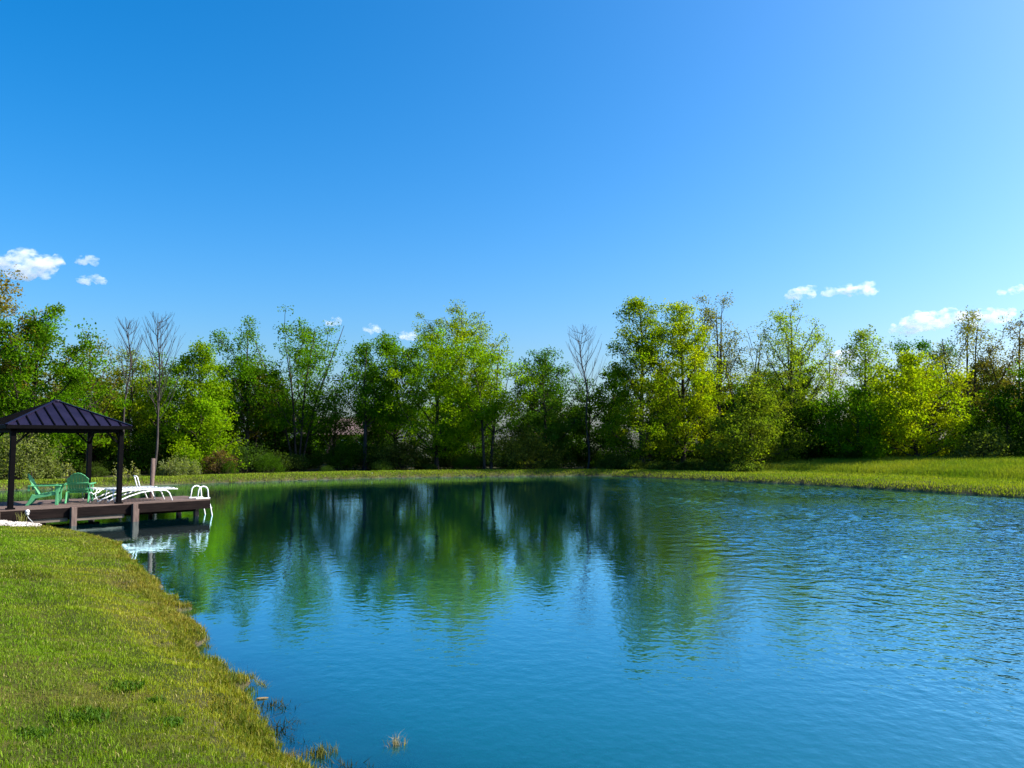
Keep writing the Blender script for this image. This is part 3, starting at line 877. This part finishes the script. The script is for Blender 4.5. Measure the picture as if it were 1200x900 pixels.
bare_tree(141, 50, 372, 20, 'bare leafless tree standing behind the gazebo, the smaller of the pair', 11, .5, 20, .16)
bare_tree(182, 48, 366, 26, 'taller bare leafless tree of the pair behind the dock', 12, .34, 30, .08)
bare_tree(688, 59, 381, 27, 'lone bare leafless tree in mid shore next to the tallest tree', 13, .45, 26, .22)

# trees deeper in the woods: five kinds, copied
fill_kinds = []
for i, (H, R, shape, c, cb) in enumerate([(8.5, 1.9, 'oval', G_DRK, .25), (7.5, 2.2, 'round', G_MID, .2), (9.0, 1.5, 'column', (0.05, 0.085, 0.016), .3), (6.5, 2.0, 'round', G_DRK, .1), (8.0, 1.9, 'vase', OLV_B, .35)]):
    fill_kinds.append((tree_meshes(900 + i, H, H * cb, R, shape, c, nc=120, lpc=48 if i != 4 else 26, ls=.2, nl=16), H))
rg = np.random.default_rng(77)
GAPS = [(380, 402), (480, 498), (592, 606), (694, 706), (740, 750), (980, 988)]
def fill_tree(px, D, k, s, label):
    x = px2x(px, D)
    (tm, cm), H = fill_kinds[k]
    root = empty('understorey_tree', (x, D, gz(x, D)), rg.uniform(0, 6.28), s)
    for nm, me, mt in (('trunk', tm, M['bark']), ('crown', cm, M['leaf'])):
        if not me.materials: me.materials.append(mt)
        link(bpy.data.objects.new(nm, me), root)
    tag(root, label, 'tree', 'slim trees deeper in the woods')
def zone(px):
    for lim, nm in ((60, 'behind the broad maple and gazebo'), (200, 'behind the two bare trees'), (300, 'around the bright green tree past the dock'), (420, 'behind the open crowned tree near the house'),
                    (600, 'behind the olive topped tree'), (720, 'around the lone bare tree'), (850, 'behind the tallest tree'), (960, 'behind the oval pale tree'), (1100, 'behind the yellow oval tree'), (9999, 'behind the twiggy trees by the meadow')):
        if px < lim: return nm
FILL_LOOK = ['dark green oval tree', 'mid green round tree', 'narrow olive green tree', 'low dark round tree', 'thin brownish olive tree']
n = 0
for row, (dD, step) in enumerate(((5, 30), (11, 38), (22, 44))):
    px = -120 + row * 11
    while px < 1330:
        base = np.interp(px, [-120, 0, 250, 440, 700, 900, 1200, 1330], [44, 46, 54, 60, 61, 58, 54, 53])
        pp = px + rg.uniform(-9, 9)
        if not any(a - 8 < pp < b + 8 for a, b in GAPS):
            fill_tree(pp, base + dD + rg.uniform(-2, 2), kf := int(rg.integers(0, 5)), rg.uniform(0.62, 1.0), FILL_LOOK[kf] + ' deep in the woods ' + zone(pp))
        px += step * rg.uniform(0.8, 1.25)

# shrubs
def shrub_meshes(seed, H, R, col, n=70, lpc=55, ls=.13, upright=False):
    rg = np.random.default_rng(seed)
    ts = TubeSet(); cl = []
    for i in range(n):
        az = rg.uniform(0, 6.28); r = R * math.sqrt(rg.random()); z = H * (rg.uniform(.2, 1.0)) * math.sqrt(max(0.05, 1 - (r / R) ** 2 * .75))
        c = np.array([math.cos(az) * r, math.sin(az) * r, z])
        cl.append(c)
        if i % 2 == 0:
            b = np.array([c[0] * .25, c[1] * .25, -0.1])
            ts.add(bez(b, np.array([c[0] * .5, c[1] * .5, z * .6]), c, 4), [.02, .016, .012, .006], 3)
    cl = np.array(cl)
    cid = np.repeat(np.arange(n), lpc)
    cr_ = min(R, H) * 0.17
    C = cl[cid] + rg.normal(size=(len(cid), 3)) * (np.array([.5, .5, 1.3]) if upright else np.array([1, 1, .7])) * cr_
    C[:, 2] = np.abs(C[:, 2])
    L = ls * rg.uniform(.6, 1.4, len(cid))
    colr = np.array(col)[None] * (rg.uniform(.7, 1.3, n)[cid] * rg.uniform(.75, 1.25, len(cid)))[:, None]
    V, Q, cc = leaf_cloud(C, L, L * (.35 if upright else .6), colr, rg)
    return ts.mesh('stem'), np_mesh('foliage', V, quads=Q, col=cc)
def put_shrub(x, y, meshes, label, group, s=1.0, name='shrub'):
    root = empty(name, (x, y, gz(x, y)), rg.uniform(0, 6.28), s)
    for nm, me, mt in (('stem', meshes[0], M['bark']), ('foliage', meshes[1], M['leaf'])):
        if not me.materials: me.materials.append(mt)
        link(bpy.data.objects.new(nm, me), root)
    tag(root, label, 'shrub', group)
sk = [shrub_meshes(500, 2.4, 1.7, G_DRK), shrub_meshes(501, 1.9, 1.9, (0.038, 0.075, 0.014)), shrub_meshes(502, 2.8, 1.5, G_DRK), shrub_meshes(503, 1.5, 1.4, (0.06, 0.095, 0.018))]
for row, (dD, step, smin, smax) in enumerate(((1.5, 52, .30, .62), (5.0, 30, .55, 1.1), (11, 32, .8, 1.2))):
    px = -110 + 9 * row
    while px < 1320:
        D = np.interp(px, [-120, 0, 250, 440, 700, 800, 900, 1200, 1330], [42, 42.5, 48.5, 53.8, 56, 55, 53, 51, 51]) + dD + rg.uniform(-1, 1)
        if any(a < px < b for a, b in GAPS): smx = 0.55
        else: smx = 1.0
        x = px2x(px, D)
        ks = int(rg.integers(0, 4))
        put_shrub(x, D, sk[ks], ['tall dark', 'wide dark', 'upright dark', 'small lighter'][ks] + ' undergrowth shrub ' + ['at the bank edge ', 'under the front trees ', 'in the shade '][row] + zone(px), 'undergrowth shrubs under the trees', rg.uniform(smin, smax) * smx)
        px += step * rg.uniform(.55, 1.5)
put_shrub(px2x(418, 72), 72, sk[0], 'tall dark shrub hiding the lower half of the brick house', 'undergrowth shrubs under the trees', 1.15)
put_shrub(px2x(405, 70), 70, sk[2], 'upright dark shrub in front of the brick house windows', 'undergrowth shrubs under the trees', 0.95)
willow = shrub_meshes(510, 0.95, 1.1, (0.17, 0.20, 0.075), 60, 50, .13, True)
put_shrub(px2x(213, 46.5), 46.5, willow, 'pale grey green willow shrub on the bank beyond the dock end', 'pale willow shrubs', 1.0, 'willow_shrub')
put_shrub(px2x(200, 46.0), 46.0, shrub_meshes(511, 1.0, .4, (0.18, 0.20, 0.08), 24, 40, .12, True), 'slim pale willow shrub just left of the wider willow shrub', 'pale willow shrubs', 1.0, 'willow_shrub')
put_shrub(px2x(150, 42.5), 42.5, shrub_meshes(512, .8, .7, (0.22, 0.23, 0.10), 18, 30, .12, True), 'pale thin leaved sapling behind the loungers', 'pale willow shrubs', 1.0, 'willow_shrub')
put_shrub(px2x(82, 40.5), 40.5, shrub_meshes(513, 1.1, .35, (0.22, 0.23, 0.10), 16, 30, .12, True), 'upright pale sapling showing behind the green chairs', 'pale willow shrubs', 1.0, 'willow_shrub')
put_shrub(px2x(42, 41), 41, shrub_meshes(516, 1.0, .5, (0.16, 0.19, 0.06), 16, 30, .12, True), 'pale bush behind the side on green chair', 'pale willow shrubs', 1.0, 'willow_shrub')
put_shrub(px2x(30, 43), 43, shrub_meshes(514, 2.9, 1.7, (0.13, 0.155, 0.045), 90, 50, .13), 'tall light olive bush seen between the gazebo posts', 'olive bushes', 1.0)
put_shrub(px2x(612, 57.5), 57.5, shrub_meshes(515, 2.9, 2.6, (0.12, 0.135, 0.022), 130, 50, .15), 'wide light olive bush under the forked green tree', 'olive bushes', 1.0)
put_shrub(px2x(470, 57), 57, shrub_meshes(517, 2.2, 1.6, (0.10, 0.115, 0.022), 70, 50, .15), 'light olive bush between dark trunks near the house', 'olive bushes', 1.0)
put_shrub(px2x(258, 50.5), 50.5, shrub_meshes(518, 1.7, 1.0, (0.10, 0.07, 0.03), 60, 26, .13), 'brown twiggy bush beside the bright green tree', 'olive bushes', 1.0)
put_shrub(px2x(1150, 50.5), 50.5, shrub_meshes(519, 1.9, 1.9, (0.09, 0.12, 0.03), 70, 45, .15), 'low sunlit bush at the meadow edge right of the oval tree', 'meadow edge bushes', 1.0)
low = shrub_meshes(520, .75, 1.1, (0.075, 0.11, 0.02), 40, 50, .12)
for px in (716, 738, 760, 785, 808, 830, 852, 870):
    D = np.interp(px, [700, 800, 880], [56.5, 54.5, 50.5])
    put_shrub(px2x(px, D), D, low, 'low leafy weeds along the bank under the tallest tree', 'low bank bushes', rg.uniform(.7, 1.1), 'low_bush')

# ------------------------------------------------------------------ house glimpsed through the trees
hx, hy = px2x(412, 100), 100
house = empty('brick_house', (hx, hy, gz(hx, hy) - 0.2), math.radians(12))
tag(house, 'brick house with brown shingle roof glimpsed between tree trunks', 'house')
mb = MB(); mb.box((0, 0, 1.5), (11, 7, 3.0)); mb.build('wall', M['brick'], house)
mb = MB(); mb.prism([(-4.1, 3.0), (4.1, 3.0), (0, 5.2)], 'x', -5.9, 5.9); rf = mb.build('roof', M['shingle'], house)
mb = MB(); mb.box((2.6, 0.6, 5.2), (.7, .7, 1.2)); mb.build('chimney', M['brick'], rf)
for x in (-3.6, -1.0, 3.4):
    mb = MB(); mb.box((x, -3.53, 1.7), (1.2, .08, 1.3)); w = mb.build('window', M['white_metal'], house)
    mb = MB(); mb.box((x, -3.58, 1.7), (1.0, .04, 1.1)); mb.build('pane', M['glass_dark'], w)
mb = MB(); mb.box((1.2, -3.54, 1.05), (1.0, .1, 2.1)); mb.build('door', M['white_metal'], house)

# ------------------------------------------------------------------ grass
def blades(P, h, w, col, rg, lean=0.45):
    n = len(P)
    a = rg.uniform(0, 2 * math.pi, n)
    side = np.stack([np.cos(a), np.sin(a), np.zeros(n)], 1)
    b = rg.uniform(0, 2 * math.pi, n)
    ld = np.stack([np.cos(b), np.sin(b), np.zeros(n)], 1) * (rg.random(n) * lean)[:, None]
    h = h[:, None]; w = w[:, None]
    mid = P + ld * h * 0.35 + np.array([0, 0, 1]) * h * 0.58
    tip = P + ld * h * 1.15 + np.array([0, 0, 1]) * h * (1 - 0.35 * np.linalg.norm(ld, axis=1, keepdims=True))
    V = np.stack([P - side * w * .5, P + side * w * .5, mid + side * w * .42, mid - side * w * .42, tip], 1).reshape(-1, 3)
    i = np.arange(n) * 5
    Q = np.stack([i, i + 1, i + 2, i + 3], 1); Tt = np.stack([i + 3, i + 2, i + 4], 1)
    return V, Q, Tt, np.repeat(col, 5, axis=0)

def grass_obj(name, P, h, w, col, label, rg, lean=.45):
    V, Q, Tt, cc = blades(P, h, w, col, rg, lean)
    o = mobj(name, np_mesh(name, V, quads=Q, tris=Tt, col=cc), M['grass'])
    tag(o, label, 'grass', kind='stuff')
    return o

rg = np.random.default_rng(5)
def mixc(a, b, t): return np.array(a)[None] * (1 - t[:, None]) + np.array(b)[None] * t[:, None]
# near lawn
N0 = 1500000
ys = rg.uniform(3.2, 24.0, N0)
xs = -ys * rg.uniform(0.06, 0.80, N0)
ye = rg.uniform(2.0, 24.0, 60000)                       # thinner, broader blades on past the frame
xe = -np.maximum(ye * rg.uniform(0.80, 1.7, 60000), 0.5)
keep = rg.random(N0) < np.clip((ys / 24) , 0, 1) * np.clip((7.5 / ys) ** 1.5, 0, 1) * 1.0
xs, ys = np.concatenate([xs[keep], xe]), np.concatenate([ys[keep], ye])
d = shore_dist(xs, ys)
dockm = ((xs - DO.x) * -0.7071 + (ys - DO.y) * 0.7071)          # v coordinate in the dock frame
k = (d > 0.01) & (d < 13) & (dockm < -0.30)
xs, ys, d = xs[k], ys[k], d[k]
if len(xs) > 300000:
    s = rg.choice(len(xs), 300000, replace=False); xs, ys, d = xs[s], ys[s], d[s]
z = height(xs, ys, d)
patch = wob(xs, ys, 1.1, 2.0) * .6 + wob(xs, ys, 3.1, 6.0) * .4
edge = np.clip(1 - d / 2.2, 0, 1)
dry = np.clip(0.02 + 0.58 * edge + 0.60 * patch, 0, 1) * rg.uniform(.3, 1.2, len(xs))
brown = np.clip((wob(xs, ys, 1.3, 5.0) + .5 * wob(xs, ys, 4.3, 1.0) + .9 * np.clip(1 - d / 2.5, 0, 1) - .88) * 1.2, 0, 1) * rg.random(len(xs))
col = mixc((0.135, 0.245, 0.004), (0.36, 0.34, 0.026), np.clip(dry, 0, 1))
dark = np.clip((wob(xs, ys, 1.7, 9.0) + .55 * wob(xs, ys, 7.0, 2.0) - 0.45) * 2.2, 0, 1) * rg.random(len(xs)) ** .4
col *= (1 - 0.5 * dark)[:, None] * (0.86 + 0.22 * wob(xs, ys, .45, 7.0))[:, None]
col *= rg.uniform(.6, 1.4, len(xs))[:, None]
col = col * (1 - brown[:, None]) + np.array([[0.20, 0.145, 0.05]]) * brown[:, None]
straw = rg.random(len(xs)) < 0.03
col[straw] = np.array([0.42, 0.37, 0.14])
hh = rg.uniform(.018, .043, len(xs)) * (1 + 2.0 * np.clip(1 - d / .6, 0, 1) * rg.random(len(xs)) ** 2 + .5 * dark + 0.6 * np.clip(wob(xs, ys, 5.0, 3.0), 0, 1))
ww = rg.uniform(.0035, .006, len(xs)) * np.clip(ys / 8, 1, 2.2) * np.where(-xs > ys * .8, 3.0, 1.0)
grass_obj('lawn_grass', np.stack([xs, ys, z - .004], 1), hh, ww, col, 'short sunlit lawn grass on the near bank, yellowing towards the water', rg, .8)

N2 = 420000
ys = rg.uniform(4.0, 22.0, N2); xs = np.interp(ys, [4, 5.7, 6.6, 7.6, 8.8, 10.6, 13, 16.2, 18.6, 20.2, 22], [.8, -1.2, -2.1, -2.45, -3.3, -4.2, -5.8, -7.6, -9.2, -10.8, -13.2]) + rg.uniform(-1.1, 1.1, N2)
k = rg.random(N2) < np.clip(9 / ys, 0, 1) ** 1.3
xs, ys = xs[k], ys[k]
d = shore_dist(xs, ys)
clump = .5 + .5 * wob(xs, ys, 9.0, 3.0) + .3 * wob(xs, ys, 23.0, 1.0)
dockm = ((xs - DO.x) * -0.7071 + (ys - DO.y) * 0.7071)
k = (d > -0.05 - .10 * clump) & (d < 0.30) & (rg.random(len(xs)) < .25 + .6 * clump) & (dockm < -.3)
xs, ys, d, clump = xs[k], ys[k], d[k], clump[k]
col = mixc((0.085, 0.14, 0.006), (0.33, 0.27, 0.05), np.clip(rg.random(len(xs)) ** 1.5 + .25 * wob(xs, ys, 1.3, 5.0), 0, 1)) * rg.uniform(.5, 1.4, len(xs))[:, None]
grass_obj('margin_grass', np.stack([xs, ys, height(xs, ys, d) - .006], 1), (rg.uniform(.03, .09, len(xs)) * (.6 + .9 * np.clip(clump, 0, 1.2))), rg.uniform(.004, .007, len(xs)) * np.clip(ys / 8, 1, 2.2), col, 'longer ragged grass hanging over the water along the near bank', rg, 1.0)

# far bank, left shore and right mown strip
N1 = 380000
px = rg.uniform(-90, 1330, N1)
ang = (px - 600) / F
dd = rg.uniform(31, 62, N1)
xs, ys = ang * dd, dd
d = shore_dist(xs, ys)
right = sstep(8, 14, xs) 
lim = 3.2 + right * 2.3
k = (d > -0.04) & (d < lim) & (ys > 30)
xs, ys, d = xs[k], ys[k], d[k]
z = height(xs, ys, d)
col = mixc((0.13, 0.225, 0.010), (0.24, 0.29, 0.03), np.clip(rg.uniform(0, .8, len(xs)) + .3 * wob(xs, ys, .8), 0, 1)) * rg.uniform(.7, 1.3, len(xs))[:, None]
grass_obj('bank_grass', np.stack([xs, ys, z - .01], 1), rg.uniform(.06, .13, len(xs)), rg.uniform(.02, .035, len(xs)), col, 'thin strip of yellow green grass along the far bank', rg)
# tall meadow
px = rg.uniform(800, 1340, 170000); dd = rg.uniform(36, 54, 170000)
xs, ys = (px - 600) / F * dd, dd
d = shore_dist(xs, ys)
k = (d > 5.0) & (xs > 11)
xs, ys, d = xs[k], ys[k], d[k]
z = height(xs, ys, d)
pn = np.clip(.5 + .6 * wob(xs, ys, .5, 4) + rg.uniform(-.3, .3, len(xs)), 0, 1)
col = mixc((0.085, 0.175, 0.008), (0.20, 0.25, 0.025), pn) * rg.uniform(.7, 1.3, len(xs))[:, None]
grass_obj('meadow_grass', np.stack([xs, ys, z - .01], 1), rg.uniform(.18, .42, len(xs)) * sstep(4.8, 6.5, d) + .08, rg.uniform(.018, .03, len(xs)), col, 'tall unmown meadow grass between the mown strip and the woods', rg)

# ------------------------------------------------------------------ shore details
def tuft(x, y, n, h, spread, col, label, group, name='grass_tuft', z=None, lean=.5, w=.006):
    rr = np.minimum(np.abs(rg.normal(size=n)), 1.6 if spread < .1 or name == 'water_weed' else 1.2) * spread; a = rg.uniform(0, 6.28, n)
    P = np.stack([rr * np.cos(a), rr * np.sin(a) * .8, np.full(n, -0.03)], 1)
    c = np.array(col)[None] * rg.uniform(.6, 1.4, n)[:, None]
    V, Q, Tt, cc = blades(P, h * rg.uniform(.4, 1.2, n), np.full(n, w), c, rg, lean)
    o = mobj(name, np_mesh(name, V, quads=Q, tris=Tt, col=cc), M['grass'])
    o.location = (x, y, z if z is not None else max(0.0, gz(x, y)))
    tag(o, label, 'grass', group)
    return o
def at(px, py, z=0.0):
    D = F * (CAM_H - z) / (py - HORIZON)
    return px2x(px, D), D
x, y = at(382, 872); tuft(x, y, 240, .10, .11, (.12, .13, .03), 'clump of brown green weeds standing in the shallows off the near bank', 'shore tufts')
x, y = at(345, 880); tuft(x, y, 200, .11, .09, (.20, .17, .05), 'dry straw coloured clump at the lip of the near bank', 'shore tufts')
x, y = at(300, 806); tuft(x, y, 60, .14, .05, (.10, .16, .02), 'small upright green reed clump at the water edge by the floating leaf', 'shore tufts')
for px_, py_ in ((247, 765), (240, 748), (250, 780), (226, 716), (268, 790), (280, 800)):
    x, y = at(px_, py_); tuft(x, y, 50, .15, .10, (.075, .12, .02), 'thin green reeds growing in the shallow water along the near bank', 'reeds in the shallows', 'reed_clump', lean=.35)
for px_, py_ in ((330, 820), (338, 840), (322, 850), (352, 858), (300, 778), (410, 885), (470, 872), (288, 762)):
    x, y = at(px_, py_); tuft(x, y, 160, .16, .12, (.05, .06, .03), 'dark submerged weed patch in the shallows off the near bank', 'submerged weeds', 'water_weed', z=gz(x, y), lean=1.2, w=.012)['category'] = 'weed'
x, y = at(468, 862)
o = tuft(x, y, 90, .12, .05, (.30, .27, .17), 'lone dry twig bush poking out of the open water', 'shore tufts', 'dry_water_plant', 0.0, .9, .004)
tag(o, cat='plant')
lf = MB(); lf.prism([(-.055, 0), (-.02, .018), (.03, .015), (.06, 0), (.025, -.014), (-.025, -.016)], 'z', 0.004, .012)
x, y = at(314, 811); o = lf.build('floating_leaf', M['dry_stem']); o.location = (x, y, 0); o.rotation_euler = (0.05, 0, .3)
tag(o, 'brown dead leaf stalk floating beside the near bank', 'leaf')
def on_lawn(px, py):
    D = 8.0
    for _ in range(30):
        D = F * (CAM_H - gz(px2x(px, D), D)) / (py - HORIZON)
    return px2x(px, D), D
for px_, py_, n_, sp_, nm_ in ((105, 832, 420, .17, 'wide dark green clover patch in the lawn, the largest of the clover'), (152, 797, 260, .15, 'dark green clover patch in the lawn above the largest one'),
                          (205, 838, 220, .10, 'small dark clover tuft in the lawn between the largest patch and the water'), (188, 812, 120, .07, 'tiny bright weed tuft in the lawn near the bank'), (50, 852, 160, .12, 'faint dark clover patch in the lawn below the largest one')):
    x, y = on_lawn(px_, py_)
    tuft(x, y, int(n_ * 1.5), .055, sp_, (.055, .125, .008), nm_, 'clover patches in the lawn', 'clover_patch', z=gz(x, y) + .02, lean=1.1, w=.011)['category'] = 'clover'
# stake on the far shore
x, y = at(437, 559.5); st = MB(); st.tube([(0, 0, -.3), (0, 0, .30), (0, 0, .33)], [.035, .035, .015], 8); o = st.build('marker_stake', M['white_metal']); o.location = (x, y, 0)
tag(o, 'small white stake at the far waterline', 'stake')
# weeds by the dock
x, y = dock_pt(0.22, -0.28).xy
tuft(x, y, 40, .42, .10, (.20, .21, .06), 'tall thin yellow weeds against the dock front beside the lamp', 'shore tufts', 'weed_clump', lean=.6, w=.012)

# gravel by the dock
rgv = np.random.default_rng(8)
bm = bmesh.new(); bmesh.ops.create_icosphere(bm, subdivisions=1, radius=1.0)
ico = np.array([v_.co[:] for v_ in bm.verts]); icf = np.array([[v_.index for v_ in f.verts] for f in bm.faces]); bm.free()
Vs, Ts, off = [], [], 0
for i in range(1500):
    u, vv = rgv.uniform(-2.6, 0.62), rgv.normal(-0.62, 0.16) + 0.0
    if vv > -0.22: continue
    vv += 0.12 * max(0, u)
    p = dock_pt(u, vv)
    g_ = gz(p.x, p.y)
    if g_ < 0.0: continue
    r = rgv.uniform(.018, .05)
    q = ico * (1 + rgv.uniform(-.22, .22, (len(ico), 1))) * np.array([r, r * rgv.uniform(.6, 1), r * rgv.uniform(.5, .8)])
    a = rgv.uniform(0, 6.28); c_, s_ = math.cos(a), math.sin(a)
    q = np.stack([q[:, 0] * c_ - q[:, 1] * s_, q[:, 0] * s_ + q[:, 1] * c_, q[:, 2]], 1) + np.array([p.x, p.y, g_ + .02 + .09 * math.exp(-((vv + .55) / .2) ** 2)])
    Vs.append(q); Ts.append(icf + off); off += len(q)
gr = mobj('gravel', np_mesh('gravel', np.concatenate(Vs), tris=np.concatenate(Ts)), M['gravel'])
tag(gr, 'pale gravel heaped along the shore end of the dock', 'gravel', kind='stuff')

# ------------------------------------------------------------------ clouds
cm_ = cloud_mat()
def cloud(blobs, label, seed, Dc=3000.0):
    """blobs: (px, py, rx_px, ry_px)"""
    rgc = np.random.default_rng(seed)
    bm = bmesh.new()
    c0 = np.array([np.mean([b[0] for b in blobs]), np.mean([b[1] for b in blobs])])
    k = Dc / F
    for (bx, by, rx, ry) in blobs:
        nb = max(7, int(rx * 1.0))
        for i in range(nb):
            a = rgc.uniform(0, 6.28); q = math.sqrt(rgc.random())
            ox, oz = math.cos(a) * q * rx, math.sin(a) * q * ry
            r = (ry + 2.0) * rgc.uniform(.45, .9) * (1.15 - q * .6)
            res = bmesh.ops.create_icosphere(bm, subdivisions=2, radius=1.0)
            for v_ in res['verts']:
                w_ = 1 + 0.25 * mnoise.noise(v_.co * 1.7 + Vector((i, seed, bx)))
                v_.co = Vector(((bx - c0[0] + ox + v_.co.x * r * 1.3 * w_) * k, (rgc.uniform(0, 0) + math.sin(i * 2.4) * rx * .3 + v_.co.y * r * 1.2 * w_) * k, (-(by - c0[1]) + oz + v_.co.z * r * w_) * k))
    me = bpy.data.meshes.new('cloud'); bm.to_mesh(me); bm.free()
    o = mobj('cloud', me, cm_)
    o.location = (px2x(c0[0], Dc), Dc, py2z(c0[1], Dc))
    rm = o.modifiers.new('remesh', 'REMESH'); rm.mode = 'VOXEL'; rm.voxel_size = 3.2
    tx = bpy.data.textures.new('cloud_noise', 'CLOUDS'); tx.noise_scale = 16.0; tx.noise_depth = 4
    dm = o.modifiers.new('billow', 'DISPLACE'); dm.texture = tx; dm.texture_coords = 'LOCAL'; dm.strength = 14.0; dm.mid_level = 0.5
    tx2 = bpy.data.textures.new('cloud_wisp', 'CLOUDS'); tx2.noise_scale = 5.0; tx2.noise_depth = 3
    dm2 = o.modifiers.new('wisp', 'DISPLACE'); dm2.texture = tx2; dm2.texture_coords = 'LOCAL'; dm2.strength = 9.0; dm2.mid_level = 0.5
    tag(o, label, 'cloud', 'small white clouds low in the sky')
    return o
cloud([(8, 306, 18, 14), (32, 308, 24, 13), (58, 304, 12, 7), (22, 322, 12, 7)], 'largest puffy cloud above the golden tree at the woods end', 1)
cloud([(88, 303, 9, 4), (102, 302, 7, 5)], 'small upper cloud beside the largest puffy cloud', 2)
cloud([(92, 326, 10, 4), (108, 326, 9, 5)], 'small lower cloud beside the largest puffy cloud', 3)
cloud([(930, 344, 14, 5), (950, 341, 10, 7), (976, 341, 9, 5), (1000, 339, 13, 6), (1022, 336, 15, 6)], 'long thin cloud above the oval pale tree', 4)
cloud([(1062, 386, 18, 7), (1088, 376, 22, 10), (1118, 371, 22, 8), (1150, 373, 20, 8), (1178, 369, 20, 8)], 'broad arched cloud behind the twiggy tree', 5)
cloud([(1180, 341, 6, 3), (1200, 338, 12, 4)], 'small cloud high above the end of the meadow', 6)
cloud([(389, 376, 9, 4)], 'tiny cloud above the open crowned tree', 7)
cloud([(437, 385, 12, 4.5)], 'tiny cloud over the gap by the forked pale trunk', 8)
cloud([(478, 393, 13, 4.5)], 'small flat cloud touching the dense dark green treetop', 9)
cloud([(1000, 418, 26, 9), (985, 436, 20, 8)], 'hazy white cloud glimpsed low behind the slender pale tree', 10)
